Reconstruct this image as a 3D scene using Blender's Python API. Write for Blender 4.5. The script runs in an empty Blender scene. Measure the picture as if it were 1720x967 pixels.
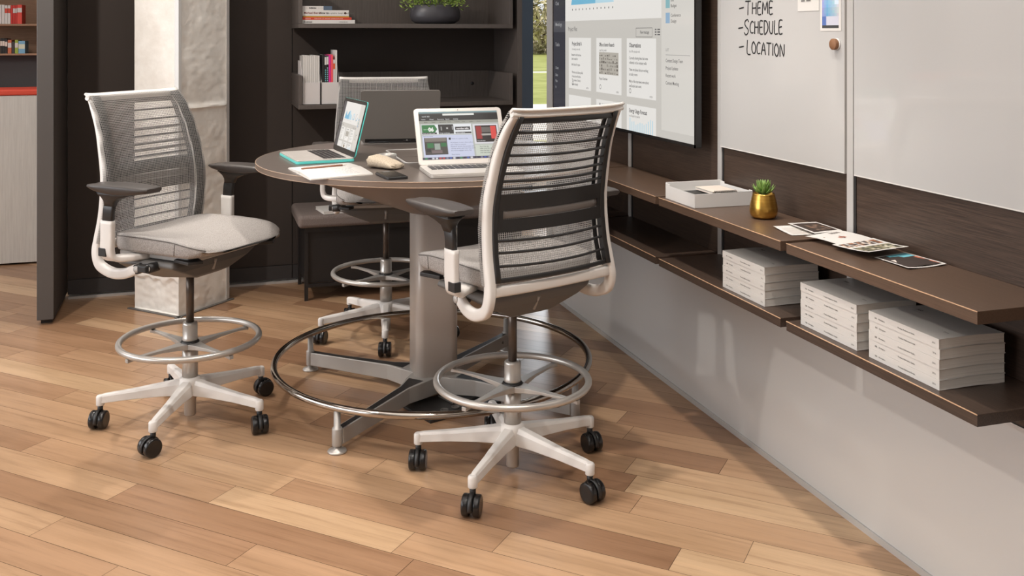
import bpy, bmesh, math, random
from mathutils import Vector, Matrix
random.seed(7)
PI=math.pi; R=math.radians
scn=bpy.context.scene; COL=scn.collection
YAW=R(17.55); F=1650.0; H=1.4
S_,C_=math.sin(YAW),math.cos(YAW)

# ---------------------------------------------------------------- materials
def mat(name,col,rough=.5,metal=0,spec=.5,build=None,coat=0):
    m=bpy.data.materials.new(name); m.use_nodes=True
    nt=m.node_tree; b=nt.nodes['Principled BSDF']
    b.inputs['Base Color'].default_value=(*col,1); b.inputs['Roughness'].default_value=rough
    b.inputs['Metallic'].default_value=metal; b.inputs['Specular IOR Level'].default_value=spec
    if coat: b.inputs['Coat Weight'].default_value=coat; b.inputs['Coat Roughness'].default_value=.05
    if build: build(nt,b)
    return m
def N(nt,t,**k):
    n=nt.nodes.new(t)
    for a,v in k.items(): setattr(n,a,v)
    return n
def ramp(nt,fac,stops):
    r=N(nt,'ShaderNodeValToRGB'); e=r.color_ramp.elements
    while len(e)<len(stops): e.new(.5)
    for i,(p,c) in enumerate(stops): e[i].position=p; e[i].color=(*c,1)
    nt.links.new(fac,r.inputs[0]); return r.outputs[0]
def coords(nt,scale=(1,1,1),rot=(0,0,0),kind='Object'):
    t=N(nt,'ShaderNodeTexCoord'); m=N(nt,'ShaderNodeMapping')
    m.inputs['Scale'].default_value=scale; m.inputs['Rotation'].default_value=rot
    nt.links.new(t.outputs[kind],m.inputs[0]); return m.outputs[0]
def noise(nt,vec,scale,detail=4,rough=.6):
    n=N(nt,'ShaderNodeTexNoise'); n.inputs['Scale'].default_value=scale; n.inputs['Detail'].default_value=detail
    n.inputs['Roughness'].default_value=rough; nt.links.new(vec,n.inputs['Vector']); return n.outputs['Fac']
def bump(nt,b,h,strength=.3,dist=.001):
    n=N(nt,'ShaderNodeBump'); n.inputs['Strength'].default_value=strength; n.inputs['Distance'].default_value=dist
    nt.links.new(h,n.inputs['Height']); nt.links.new(n.outputs[0],b.inputs['Normal'])
def streak(c1,c2,scale=(1,1,1),ns=40,rot=(0,0,0),bs=.15):
    def f(nt,b):
        v=coords(nt,scale,rot); n=noise(nt,v,ns,6,.7)
        nt.links.new(ramp(nt,n,[(.3,c1),(.7,c2)]),b.inputs['Base Color'])
        if bs: bump(nt,b,n,bs,.0006)
    return f
def speck(c1,c2,ns=300,bs=.3,dist=.001,scale=(1,1,1)):
    def f(nt,b):
        v=coords(nt,scale); n=noise(nt,v,ns,3,.6)
        nt.links.new(ramp(nt,n,[(.35,c1),(.65,c2)]),b.inputs['Base Color'])
        bump(nt,b,n,bs,dist)
    return f
def emis(name,col,s=1.0,rough=.12):
    m=mat(name,(.02,.02,.02),rough); b=m.node_tree.nodes['Principled BSDF']
    b.inputs['Emission Color'].default_value=(*col,1); b.inputs['Emission Strength'].default_value=s
    return m
def srgb(r,g,b):
    f=lambda c:(c/255/12.92) if c<=10 else ((c/255+.055)/1.055)**2.4
    return (f(r),f(g),f(b))

def floor_nodes(nt,b):
    a=N(nt,'ShaderNodeAttribute',attribute_name='tint')
    a2=N(nt,'ShaderNodeAttribute',attribute_name='shift')
    t=N(nt,'ShaderNodeTexCoord')
    ad=N(nt,'ShaderNodeVectorMath',operation='ADD'); nt.links.new(t.outputs['Object'],ad.inputs[0]); nt.links.new(a2.outputs['Vector'],ad.inputs[1])
    mp=N(nt,'ShaderNodeMapping'); mp.inputs['Scale'].default_value=(1.6,42,1); nt.links.new(ad.outputs[0],mp.inputs[0])
    n1=noise(nt,mp.outputs[0],1.3,8,.72)
    mp2=N(nt,'ShaderNodeMapping'); mp2.inputs['Scale'].default_value=(.9,7,1); nt.links.new(ad.outputs[0],mp2.inputs[0])
    n2=noise(nt,mp2.outputs[0],1.6,4,.6)
    base=ramp(nt,a.outputs['Fac'],[(0,srgb(136,102,77)),(.22,srgb(162,127,98)),(.7,srgb(176,142,111)),(1,srgb(190,159,126))])
    g=ramp(nt,n1,[(.25,(.60,.53,.47)),(.48,(1,1,1)),(.8,(1.14,1.12,1.09))])
    g2=ramp(nt,n2,[(.3,(.84,.81,.77)),(.6,(1.05,1.05,1.05))])
    m1=N(nt,'ShaderNodeMix',data_type='RGBA',blend_type='MULTIPLY'); m1.inputs[0].default_value=1
    nt.links.new(base,m1.inputs[6]); nt.links.new(g,m1.inputs[7])
    m2=N(nt,'ShaderNodeMix',data_type='RGBA',blend_type='MULTIPLY'); m2.inputs[0].default_value=1
    nt.links.new(m1.outputs[2],m2.inputs[6]); nt.links.new(g2,m2.inputs[7])
    nt.links.new(m2.outputs[2],b.inputs['Base Color'])
    bump(nt,b,n1,.12,.0006)
def mesh_nodes(ca,cb,k=430.0,thr=.06):
    def f(nt,b):
        t=N(nt,'ShaderNodeTexCoord'); s=N(nt,'ShaderNodeSeparateXYZ'); nt.links.new(t.outputs['Object'],s.inputs[0])
        def M(op,a,bb):
            n=N(nt,'ShaderNodeMath',operation=op)
            for i,x in enumerate((a,bb)):
                if x is None: continue
                if isinstance(x,(int,float)): n.inputs[i].default_value=x
                else: nt.links.new(x,n.inputs[i])
            return n.outputs[0]
        y=M('MULTIPLY',s.outputs[1],k); z=M('MULTIPLY',s.outputs[2],k*1.25)
        p=M('MULTIPLY',M('SINE',M('ADD',y,z),None),M('SINE',M('SUBTRACT',y,z),None))
        hole=M('GREATER_THAN',p,thr)
        nt.links.new(ramp(nt,M('ADD',p,.5),[(0,ca),(1,cb)]),b.inputs['Base Color'])
        nt.links.new(M('SUBTRACT',1.0,hole),b.inputs['Alpha'])
        tr=N(nt,'ShaderNodeBsdfTranslucent'); tr.inputs[0].default_value=(*cb,1); tp=N(nt,'ShaderNodeBsdfTransparent')
        m1=N(nt,'ShaderNodeMixShader'); nt.links.new(hole,m1.inputs[0]); nt.links.new(tr.outputs[0],m1.inputs[1]); nt.links.new(tp.outputs[0],m1.inputs[2])
        m2=N(nt,'ShaderNodeMixShader'); m2.inputs[0].default_value=.42; nt.links.new(b.outputs[0],m2.inputs[1]); nt.links.new(m1.outputs[0],m2.inputs[2])
        nt.links.new(m2.outputs[0],nt.nodes['Material Output'].inputs[0])
    return f
def plaster_nodes(nt,b):
    v=coords(nt,(1,1,1)); n=noise(nt,v,5,9,.62); n2=noise(nt,v,45,5,.6)
    a=N(nt,'ShaderNodeMath',operation='MULTIPLY_ADD'); a.inputs[1].default_value=.22
    nt.links.new(n2,a.inputs[0]); nt.links.new(n,a.inputs[2])
    bump(nt,b,a.outputs[0],.4,.008)
    nt.links.new(ramp(nt,n,[(.3,srgb(222,215,206)),(.6,srgb(240,236,229))]),b.inputs['Base Color'])

M={}
M['floor']=mat('oak_floor',(.5,.35,.2),.3,spec=.5,build=floor_nodes)
M['gap']=mat('floor_gap',(.06,.04,.03),.9)
M['white']=mat('white_plastic',srgb(216,211,206),.38)
M['black']=mat('black_plastic',(.018,.017,.017),.42)
M['blackgloss']=mat('black_gloss',(.010,.009,.009),.25)
M['padblack']=mat('arm_pad_black',srgb(60,54,51),.45)
M['dgrey']=mat('dark_grey_plastic',srgb(98,95,92),.5)
M['lgrey']=mat('light_grey_plastic',srgb(178,174,170),.45)
M['metal']=mat('silver_paint',srgb(172,168,163),.36,metal=.3)
M['postmetal']=mat('post_metal',srgb(92,82,75),.28,metal=.5)
M['chrome']=mat('chrome_steel',srgb(185,178,170),.12,metal=1)
M['satin']=mat('satin_steel',srgb(190,185,179),.3,metal=.55)
M['fabric']=mat('grey_fabric',(.3,.3,.3),.95,spec=.2,build=speck(srgb(134,129,126),srgb(176,170,165),420,.5,.001,(1,1,1)))
M['seam']=mat('seam_thread',srgb(98,93,90),.9)
M['mesh']=mat('knit_mesh',(.4,.4,.4),.85,spec=.2,build=mesh_nodes(srgb(150,147,144),srgb(214,210,206)))
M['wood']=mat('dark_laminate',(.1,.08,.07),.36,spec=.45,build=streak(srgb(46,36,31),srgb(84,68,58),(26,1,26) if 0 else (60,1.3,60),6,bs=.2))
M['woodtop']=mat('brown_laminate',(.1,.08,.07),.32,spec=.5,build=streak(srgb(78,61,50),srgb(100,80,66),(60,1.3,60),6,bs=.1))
M['woodedge']=mat('tan_edge',srgb(196,160,128),.35)
M['charcoal']=mat('charcoal_laminate',(.08,.07,.07),.45,build=streak(srgb(74,67,63),srgb(96,88,83),(60,60,2),5,bs=.05))
M['charedge']=mat('charcoal_edge',srgb(92,83,78),.4)
M['screenfab']=mat('charcoal_fabric',(.04,.04,.04),.95,spec=.15,build=speck(srgb(62,56,53),srgb(76,69,65),500,.4,.001))
M['partend']=mat('partition_trim',srgb(86,82,80),.45)
M['wbglass']=mat('white_glass',srgb(184,182,180),.05,spec=.6,coat=.3)
M['lowglass']=mat('white_back_painted_glass',srgb(200,198,195),.14,spec=.5)
M['alu']=mat('aluminium',srgb(196,193,190),.35,metal=.25)
M['marker']=mat('black_marker',(.006,.006,.006),.6)
M['plaster']=mat('rough_white_plaster',(.8,.8,.75),.9,spec=.2,build=plaster_nodes)
M['tabletop']=mat('taupe_laminate',(.1,.09,.08),.34,spec=.5,build=streak(srgb(88,79,74),srgb(98,89,83),(1.5,40,1),6,bs=.03))
M['tableedge']=mat('taupe_edge',srgb(122,106,94),.35)
M['tableline']=mat('tan_table_line',srgb(158,134,114),.35)
M['tableunder']=mat('table_under_bronze',srgb(124,112,105),.42,metal=.15)
M['column']=mat('table_column_paint',srgb(202,193,185),.33,metal=.12)
M['slider']=mat('smoked_slider',srgb(104,98,94),.3)
M['well']=mat('key_well',srgb(150,145,140),.4)
M['paper']=mat('paper_white',srgb(208,204,199),.7)
M['page']=mat('book_pages',(.7,.7,.68),.9,build=streak(srgb(196,190,182),srgb(226,221,214),(2,2,900),1.0,bs=.1))
M['cover']=mat('matte_white_cover',srgb(200,196,191),.3,spec=.5)
M['slate']=mat('slate_blue_paint',srgb(80,96,114),.7)
M['wallpaint']=mat('wall_paint',srgb(205,200,194),.8)
M['ceil']=mat('ceiling_paint',srgb(225,222,218),.9)
M['gold']=mat('brushed_gold',(.75,.5,.15),.28,metal=1,build=lambda nt,b:(nt.links.new(ramp(nt,noise(nt,coords(nt,(1,1,160)),1.5,3),[(.3,srgb(190,140,60)),(.7,srgb(224,182,96))]),b.inputs['Base Color'])))
M['leaf']=mat('succulent_green',(.1,.25,.05),.45,build=speck(srgb(74,110,44),srgb(132,160,80),60,.1))
M['leaf2']=mat('foliage_green',(.2,.35,.05),.5,build=speck(srgb(88,120,38),srgb(168,190,92),30,.1))
M['bowl']=mat('slate_bowl',srgb(66,64,68),.4)
M['soil']=mat('soil',(.03,.022,.015),.9)
M['oak']=mat('oak_shelf',(.4,.3,.2),.5,build=streak(srgb(140,108,84),srgb(168,132,104),(3,3,50),4,bs=.05))
M['whitewood']=mat('whitewashed_wood',(.7,.7,.7),.5,build=streak(srgb(182,176,170),srgb(204,199,192),(50,50,1.2),5,bs=.05))
M['red']=mat('red_cushion',srgb(206,70,48),.7)
M['darkpanel']=mat('dark_panel',srgb(60,57,57),.6)
M['benchfab']=mat('bench_fabric',(.1,.09,.08),.95,spec=.2,build=speck(srgb(104,93,88),srgb(130,118,112),350,.6,.0015))
M['benchblack']=mat('bench_black',srgb(34,31,30),.45)
M['alusilver']=mat('laptop_aluminium',srgb(182,176,170),.35,metal=.2)
M['teal']=mat('teal_shell',srgb(96,206,200),.3)
M['darklid']=mat('dark_laptop_lid',srgb(124,118,113),.45,metal=.2)
M['pouch']=mat('canvas_pouch',(.5,.45,.4),.95,build=speck(srgb(160,146,128),srgb(188,174,154),260,.6,.001))
M['pencil']=mat('pencil_wood',srgb(150,104,80),.5)
M['magwood']=mat('wood_magnet',srgb(132,92,62),.6)
M['grass']=mat('lawn_grass',(.3,.45,.1),.95,build=speck(srgb(132,138,66),srgb(164,168,98),.8,.2,.02))
M['bush']=mat('shrub_leaves',(.4,.4,.25),.9,build=speck(srgb(140,132,98),srgb(226,216,188),3,.1))
M['bark']=mat('bark',srgb(96,80,62),.9)
M['path']=mat('concrete_path',srgb(225,220,212),.9)
M['trayw']=mat('white_tray_metal',srgb(218,216,214),.4)
M['beige']=mat('beige_card',srgb(214,202,190),.7)
M['filebox']=mat('white_file_box',srgb(206,200,197),.5)
def glassm():
    m=bpy.data.materials.new('window_glass'); m.use_nodes=True; nt=m.node_tree; nt.nodes.clear()
    o=N(nt,'ShaderNodeOutputMaterial'); mx=N(nt,'ShaderNodeMixShader'); t=N(nt,'ShaderNodeBsdfTransparent'); g=N(nt,'ShaderNodeBsdfGlossy')
    g.inputs['Roughness'].default_value=.02; fr=N(nt,'ShaderNodeFresnel'); fr.inputs[0].default_value=1.35
    nt.links.new(fr.outputs[0],mx.inputs[0]); nt.links.new(t.outputs[0],mx.inputs[1]); nt.links.new(g.outputs[0],mx.inputs[2]); nt.links.new(mx.outputs[0],o.inputs[0])
    return m
M['glass']=glassm()
_cm={}
def cm(r,g,b,rough=.6):
    k=(r,g,b,rough)
    if k not in _cm: _cm[k]=mat('print_%d_%d_%d'%(r,g,b),srgb(r,g,b),rough)
    return _cm[k]
_em={}
def em(r,g,b,s=1.0):
    k=(r,g,b,s)
    if k not in _em: _em[k]=emis('lit_pixel_%d_%d_%d'%(r,g,b),srgb(r,g,b),s)
    return _em[k]

# ---------------------------------------------------------------- mesh builder
class MB:
    def __init__(s): s.v=[];s.f=[];s.m=[];s.sm=[];s.mats=[]
    def mi(s,m):
        if m is None: return 0
        if isinstance(m,str): m=M[m]
        if m not in s.mats: s.mats.append(m)
        return s.mats.index(m)
    def add(s,vs,fs,m=None,sm=False,T=None):
        o=len(s.v); i=s.mi(m)
        for p in vs:
            p=Vector(p); s.v.append(T@p if T is not None else p)
        for f in fs: s.f.append([o+k for k in f]); s.m.append(i); s.sm.append(sm)
        return s
    def box(s,x0,x1,y0,y1,z0,z1,m=None,T=None):
        vs=[(x,y,z) for z in (z0,z1) for y in (y0,y1) for x in (x0,x1)]
        return s.add(vs,[(0,2,3,1),(4,5,7,6),(0,1,5,4),(2,6,7,3),(0,4,6,2),(1,3,7,5)],m,False,T)
    def prism(s,poly,z0,z1,m=None,T=None,sm=False):
        n=len(poly); vs=[(x,y,z0) for x,y in poly]+[(x,y,z1) for x,y in poly]
        fs=[list(range(n))[::-1],list(range(n,2*n))]
        s.add(vs,fs,m,False,T)
        return s.add(vs,[(i,(i+1)%n,n+(i+1)%n,n+i) for i in range(n)],m,sm,T)
    def sweep(s,pts,sec,side=None,m=None,closed=False,sm=True,T=None,scale=None):
        # sec: list of 2-d points; side: vector giving the direction of section x
        P=[Vector(p) for p in pts]; n=len(P); k=len(sec); vs=[]; prev=None
        for i in range(n):
            if closed: t=(P[(i+1)%n]-P[i-1])
            else: t=P[min(i+1,n-1)]-P[max(i-1,0)]
            t.normalize()
            if side is not None: a=Vector(side(i) if callable(side) else side)
            elif prev is not None: a=prev
            else: a=Vector((0,0,1)) if abs(t.z)<.9 else Vector((1,0,0))
            a=(a-t*a.dot(t)).normalized(); prev=a; b=t.cross(a)
            sc=scale(i) if scale else (1,1)
            for x,y in sec: vs.append(P[i]+a*x*sc[0]+b*y*sc[1])
        fs=[]
        for i in range(n if closed else n-1):
            j=(i+1)%n
            for q in range(k): fs.append((i*k+q,i*k+(q+1)%k,j*k+(q+1)%k,j*k+q))
        if not closed:
            s.add(vs,[list(range(k))[::-1],list(range((n-1)*k,n*k))],m,False,T)
        return s.add(vs,fs,m,sm,T)
    def tube(s,pts,r,m=None,n=14,closed=False,side=None,T=None,scale=None):
        return s.sweep(pts,[(r*math.cos(2*PI*i/n),r*math.sin(2*PI*i/n)) for i in range(n)],side,m,closed,True,T,scale)
    def lathe(s,prof,m=None,n=32,c=(0,0,0),sx=1,sy=1,T=None,sm=True):
        vs=[];k=len(prof)
        for i in range(n):
            a=2*PI*i/n
            for r,z in prof: vs.append((c[0]+r*sx*math.cos(a),c[1]+r*sy*math.sin(a),c[2]+z))
        fs=[(i*k+j,((i+1)%n)*k+j,((i+1)%n)*k+j+1,i*k+j+1) for i in range(n) for j in range(k-1)]
        s.add(vs,fs,m,sm,T)
        cap=[]
        if prof[0][0]>1e-5: cap.append([i*k for i in range(n)][::-1])
        if prof[-1][0]>1e-5: cap.append([i*k+k-1 for i in range(n)])
        if cap: s.add(vs,cap,m,False,T)
        return s
    def grid(s,fn,nu,nv,m=None,sm=True,thick=None,T=None):
        vs=[fn(i/nu,j/nv) for j in range(nv+1) for i in range(nu+1)]
        fs=[(j*(nu+1)+i,j*(nu+1)+i+1,(j+1)*(nu+1)+i+1,(j+1)*(nu+1)+i) for j in range(nv) for i in range(nu)]
        return s.add(vs,fs,m,sm,T)
    def build(s,name,parent=None,bevel=0,seg=2,loc=None,rot=None,solid=0,recalc=True,sub=0,merge=True):
        me=bpy.data.meshes.new(name)
        me.from_pydata([tuple(v) for v in s.v],[],s.f); me.update()
        for m in s.mats: me.materials.append(m)
        me.polygons.foreach_set('material_index',s.m); me.polygons.foreach_set('use_smooth',s.sm)
        if recalc or merge:
            bm=bmesh.new(); bm.from_mesh(me)
            if merge: bmesh.ops.remove_doubles(bm,verts=bm.verts,dist=1e-6)
            if recalc: bmesh.ops.recalc_face_normals(bm,faces=bm.faces)
            bm.to_mesh(me); bm.free()
        o=bpy.data.objects.new(name,me); COL.objects.link(o)
        if solid:
            md=o.modifiers.new('thick','SOLIDIFY'); md.thickness=solid; md.offset=0
        if bevel:
            md=o.modifiers.new('bev','BEVEL'); md.width=bevel; md.segments=seg; md.limit_method='ANGLE'; md.angle_limit=R(40)
            md.harden_normals=True
        if sub:
            md=o.modifiers.new('sub','SUBSURF'); md.levels=sub; md.render_levels=sub
        if parent is not None: o.parent=parent
        if loc: o.location=loc
        if rot: o.rotation_euler=rot
        return o
def rrect(w,h,r,n=4):
    o=[]
    for cx,cy,a in ((w/2-r,h/2-r,0),(-w/2+r,h/2-r,90),(-w/2+r,-h/2+r,180),(w/2-r,-h/2+r,270)):
        for i in range(n+1):
            t=R(a+90*i/n); o.append((cx+r*math.cos(t),cy+r*math.sin(t)))
    return o
def tag(o,label,cat,group=None,kind=None):
    if label: o['label']=label
    if cat: o['category']=cat
    if group: o['group']=group
    if kind: o['kind']=kind
    return o
def thing(name,label,cat,loc=(0,0,0),rz=0,group=None):
    o=bpy.data.objects.new(name,None); o.empty_display_size=.05; COL.objects.link(o)
    o.location=loc; o.rotation_euler=(0,0,rz); return tag(o,label,cat,group)
def struct(o): o['kind']='structure'; return o
def dup(o,parent=None):
    kids=list(o.children); c=o.copy(); COL.objects.link(c)
    c.parent=parent
    for k in kids: dup(k,c)
    return c
def smoothpath(pts,n=6):
    P=[Vector(p) for p in pts]; o=[]
    for i in range(len(P)-1):
        p0=P[max(i-1,0)];p1=P[i];p2=P[i+1];p3=P[min(i+2,len(P)-1)]
        for k in range(n):
            t=k/n; o.append(.5*((2*p1)+(-p0+p2)*t+(2*p0-5*p1+4*p2-p3)*t*t+(-p0+3*p1-3*p2+p3)*t**3))
    o.append(P[-1]); return o
_tx={}
def textgeo(s,bold=0):
    k=(s,bold)
    if k in _tx: return _tx[k]
    cu=bpy.data.curves.new('lettering','FONT'); cu.body=s; cu.size=1; cu.resolution_u=2; cu.offset=bold
    ob=bpy.data.objects.new('lettering',cu); COL.objects.link(ob)
    dg=bpy.context.evaluated_depsgraph_get(); me=ob.evaluated_get(dg).to_mesh()
    r=([tuple(v.co) for v in me.vertices],[tuple(p.vertices) for p in me.polygons])
    ob.evaluated_get(dg).to_mesh_clear(); bpy.data.objects.remove(ob); bpy.data.curves.remove(cu)
    _tx[k]=r; return r
class Sheet:
    """flat print drawn on a surface: P(u,v,h) -> point"""
    def __init__(s,mb,P,step=.00035): s.mb=mb;s.P=P;s.st=step;s.n=0
    def rect(s,u0,v0,u1,v1,m,l=1):
        h=l*s.st
        s.mb.add([s.P(u0,v0,h),s.P(u1,v0,h),s.P(u1,v1,h),s.P(u0,v1,h)],[(0,1,2,3)],m)
    def poly(s,pts,m,l=1):
        h=l*s.st; s.mb.add([s.P(u,v,h) for u,v in pts],[tuple(range(len(pts)))],m)
    def text(s,t,u,v,size,m,l=2,bold=0,sx=1,align=0):
        vs,fs=textgeo(t,bold); h=l*s.st
        if not vs: return
        w=max(p[0] for p in vs)*size*sx
        s.mb.add([s.P(u+p[0]*size*sx-w*align,v+p[1]*size,h) for p in vs],fs,m)
    def ring(s,cu,cv,r0,r1,m,a0=0,a1=360,l=2,n=28,sx=1):
        h=l*s.st; vs=[]
        for i in range(n+1):
            a=R(a0+(a1-a0)*i/n)
            for r in (r0,r1): vs.append(s.P(cu+r*sx*math.cos(a),cv+r*math.sin(a),h))
        s.mb.add(vs,[(2*i,2*i+1,2*i+3,2*i+2) for i in range(n)],m)
# ---------------------------------------------------------------- camera
cam=bpy.data.cameras.new('camera'); co=bpy.data.objects.new('camera',cam); COL.objects.link(co); scn.camera=co
cam.sensor_width=36; cam.lens=F/1720*36; cam.shift_y=-(483.5-57)/1720.0; cam.clip_end=400
co.location=(0,0,H); co.rotation_euler=(R(90),0,-YAW)
def at_y(px,Y):
    k=(px-860)/F; return Y*(S_+k*C_)/(C_-k*S_)
def z_at(px,py,Y):
    k=(px-860)/F; d=Y/(C_-k*S_); return H-(py-57)*d/F

# ---------------------------------------------------------------- floor: planks laid at 43.5 degrees
def build_floor():
    a=R(43.5); ua=Vector((-math.cos(a),math.sin(a),0)); va=Vector((math.sin(a),math.cos(a),0))
    w=.1225; v0=1.996
    known={-1:[2.411],0:[1.81],1:[1.381],2:[2.101,2.928],3:[2.427,1.967,1.211],4:[1.578,.756],5:[1.787,.587,3.227],6:[.949,2.925],8:[3.648,3.2],7:[3.84],9:[.777],10:[1.143,4.385],11:[3.981],13:[1.383]}
    rnd=random.Random(11); mb=MB(); tint=[];shift=[]
    x0,x1,y0,y1=-4.0,4.0,-1.6,7.6
    def inside(u,v):
        p=ua*u+va*v; return x0-.9<p.x<x1+.9 and y0-.9<p.y<y1+.9
    g=.0007
    for k in range(-32,60):
        js=sorted(known.get(k,[])) or [rnd.uniform(0,1.2)]
        allj=list(js)
        for A,B in zip(js,js[1:]):
            if B-A>1.5:
                n=int((B-A)/1.0)
                for i in range(1,n+1): allj.append(A+(B-A)*(i+rnd.uniform(-.15,.15))/(n+1))
        q=js[0]
        while q>-7: q-=rnd.uniform(.5,1.35); allj.append(q)
        q=js[-1]
        while q<8: q+=rnd.uniform(.5,1.35); allj.append(q)
        allj.sort(); va0=v0+w*k+g; va1=v0+w*(k+1)-g
        for A,B in zip(allj,allj[1:]):
            if not (inside(A,va0) or inside(B,va0) or inside((A+B)/2,va0)): continue
            P=[(-B+g,va0,0),(-A-g,va0,0),(-A-g,va1,0),(-B+g,va1,0)]
            mb.add(P,[(0,1,2,3)],'floor'); t=rnd.random()
            if rnd.random()<.15: t*=.4
            tint.append(t); shift.append((rnd.uniform(0,40),rnd.uniform(0,40),0))
    # the dark bed under the planks
    mb.add([(-9,-9,-.0025),(9,-9,-.0025),(9,11,-.0025),(-9,11,-.0025)],[(0,1,2,3)],'gap'); tint.append(0); shift.append((0,0,0))
    o=mb.build('floor',recalc=False,merge=False)
    # object axes: x along the planks, y across
    o.matrix_world=Matrix(((-ua.x,va.x,0,0),(-ua.y,va.y,0,0),(0,0,1,0),(0,0,0,1)))
    me=o.data
    at=me.attributes.new('tint','FLOAT','FACE'); at.data.foreach_set('value',tint)
    at=me.attributes.new('shift','FLOAT_VECTOR','FACE'); at.data.foreach_set('vector',[c for s in shift for c in s])
    struct(o)
build_floor()
YW=7.6; XL,XR,YF=-4.0,4.2,-1.8; ZC=3.0
struct(MB().box(XL-.1,XR+.1,YF-.1,YW+.2,ZC,ZC+.12,'ceil').build('ceiling'))
wl=MB().box(XL-.1,XL,YF,0,0,ZC,'wallpaint').box(XL-.1,XL,6.0,YW+.2,0,ZC,'wallpaint').box(XL-.1,XL,0,6.0,0,.7,'wallpaint').box(XL-.1,XL,0,6.0,2.8,ZC,'wallpaint')
struct(wl.build('wall_left'))
m=MB()
for i in range(5): m.box(XL-.08,XL-.02,i*1.49,i*1.49+.04,.7,2.8,'alu')
m.box(XL-.08,XL-.02,0,6,.7,.74,'alu').box(XL-.08,XL-.02,0,6,2.76,2.8,'alu')
win=struct(m.build('window_2'))
for i in range(4): MB().box(XL-.053,XL-.047,i*1.49+.04,i*1.49+1.49,.74,2.76,'glass').build('pane',win)
struct(MB().box(XL-.1,XR+.1,YF-.1,YF,0,ZC,'wallpaint').build('wall_front'))
struct(MB().box(XR,XR+.1,YF,YW+.2,0,ZC,'wallpaint').build('wall_side'))
xw=at_y(890,YW)
m=MB().box(XL,xw-.45,YW,YW+.2,0,ZC,'wallpaint').box(xw-.45,xw,YW-.08,YW+.2,0,ZC,'slate')
m.box(xw,XR,YW,YW+.2,2.7,ZC,'wallpaint').box(xw,XR,YW,YW+.2,0,.08,'wallpaint')
struct(m.build('wall_far'))
win=struct(MB().box(xw,XR,YW+.03,YW+.11,.08,.12,'alu').box(xw,XR,YW+.03,YW+.11,2.66,2.7,'alu').box(xw,xw+.012,YW+.03,YW+.11,.12,2.66,'slate').box(xw+1.2,xw+1.25,YW+.03,YW+.11,.12,2.66,'alu').build('window_1'))
MB().box(xw+.012,xw+1.2,YW+.065,YW+.071,.12,2.66,'glass').box(xw+1.25,XR,YW+.065,YW+.071,.12,2.66,'glass').build('pane',win)

# ---------------------------------------------------------------- outdoors
struct(MB().box(-40,80,YW+.2,140,-.12,-.02,'grass').build('lawn'))
g=MB()
g.prism([(-10,13.5),(40,9.5),(40,14.5),(-10,20.5)],-.02,0,'path').prism([(-30,34.5),(60,33.4),(60,34.0),(-30,35.1)],-.02,.0,'path')
struct(g.build('garden_path'))
def shrub(x,y,rad,h,seed,label,name='garden_shrub'):
    rn=random.Random(seed); t=thing(name,label,'shrub',(x,y,-.02),0)
    s=MB()
    for i in range(5):
        a=i*1.3; s.tube([(0,0,0),(rad*.3*math.cos(a),rad*.3*math.sin(a),h*.35),(rad*.55*math.cos(a),rad*.55*math.sin(a),h*.7)],.09,'bark',6)
    s.build('stem',t)
    f=MB()
    for i in range(15000):
        a=rn.uniform(0,2*PI); q=rn.uniform(-.98,1); rr=rad*(.72+.3*rn.random())*math.sqrt(max(0,1-q*q)); z=h*.5+q*h*.5
        p=Vector((rr*math.cos(a),rr*math.sin(a),z)); d=Vector((rn.gauss(0,1),rn.gauss(0,1),rn.gauss(0,1))).normalized(); e=d.cross(Vector((rn.gauss(0,1),rn.gauss(0,1),1))).normalized()
        L=rn.uniform(.16,.42); W=L*.4
        f.add([p-d*L,p+e*W,p+d*L,p-e*W],[(0,1,2,3)],'bush')
    f.build('foliage',t,recalc=False,merge=False)
shrub(24.5,68,9.0,9.5,1,'pale leafy shrub beyond the lawn, seen through the window strip')

# ---------------------------------------------------------------- back screen, wing, bookcase wall
YB=5.66
m=MB().box(-.674,.487,YB,YB+.06,.102,ZC,'screenfab').box(.493,1.70,YB,YB+.06,.102,ZC,'screenfab')
m.box(.487,.493,YB+.01,YB+.05,.02,ZC,'black')
wb=struct(m.build('wall_back'))
MB().box(-.674,.487,YB-.002,YB+.058,.022,.098,'darkpanel').box(.493,1.70,YB-.002,YB+.058,.022,.098,'darkpanel').box(-.67,1.7,YB+.005,YB+.05,.095,.105,'black').build('kick_panel',wb)
MB().box(-.67,.62,YB-.012,YB+.05,.0,.012,'alu').build('floor_rail',wb)
pt=struct(MB().box(-.753,-.679,5.18,5.74,.025,ZC,'partend').build('wall_partition',bevel=.003))
MB().box(-.74,-.69,5.22,5.7,0,.025,'black').build('foot',pt)
MB().box(-.679,-.6785,5.19,5.66,.03,ZC,'screenfab').build('fabric_face',pt)
sp=struct(MB().box(1.677,1.703,5.2,5.72,0,ZC,'charcoal').build('wall_wing'))

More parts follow.
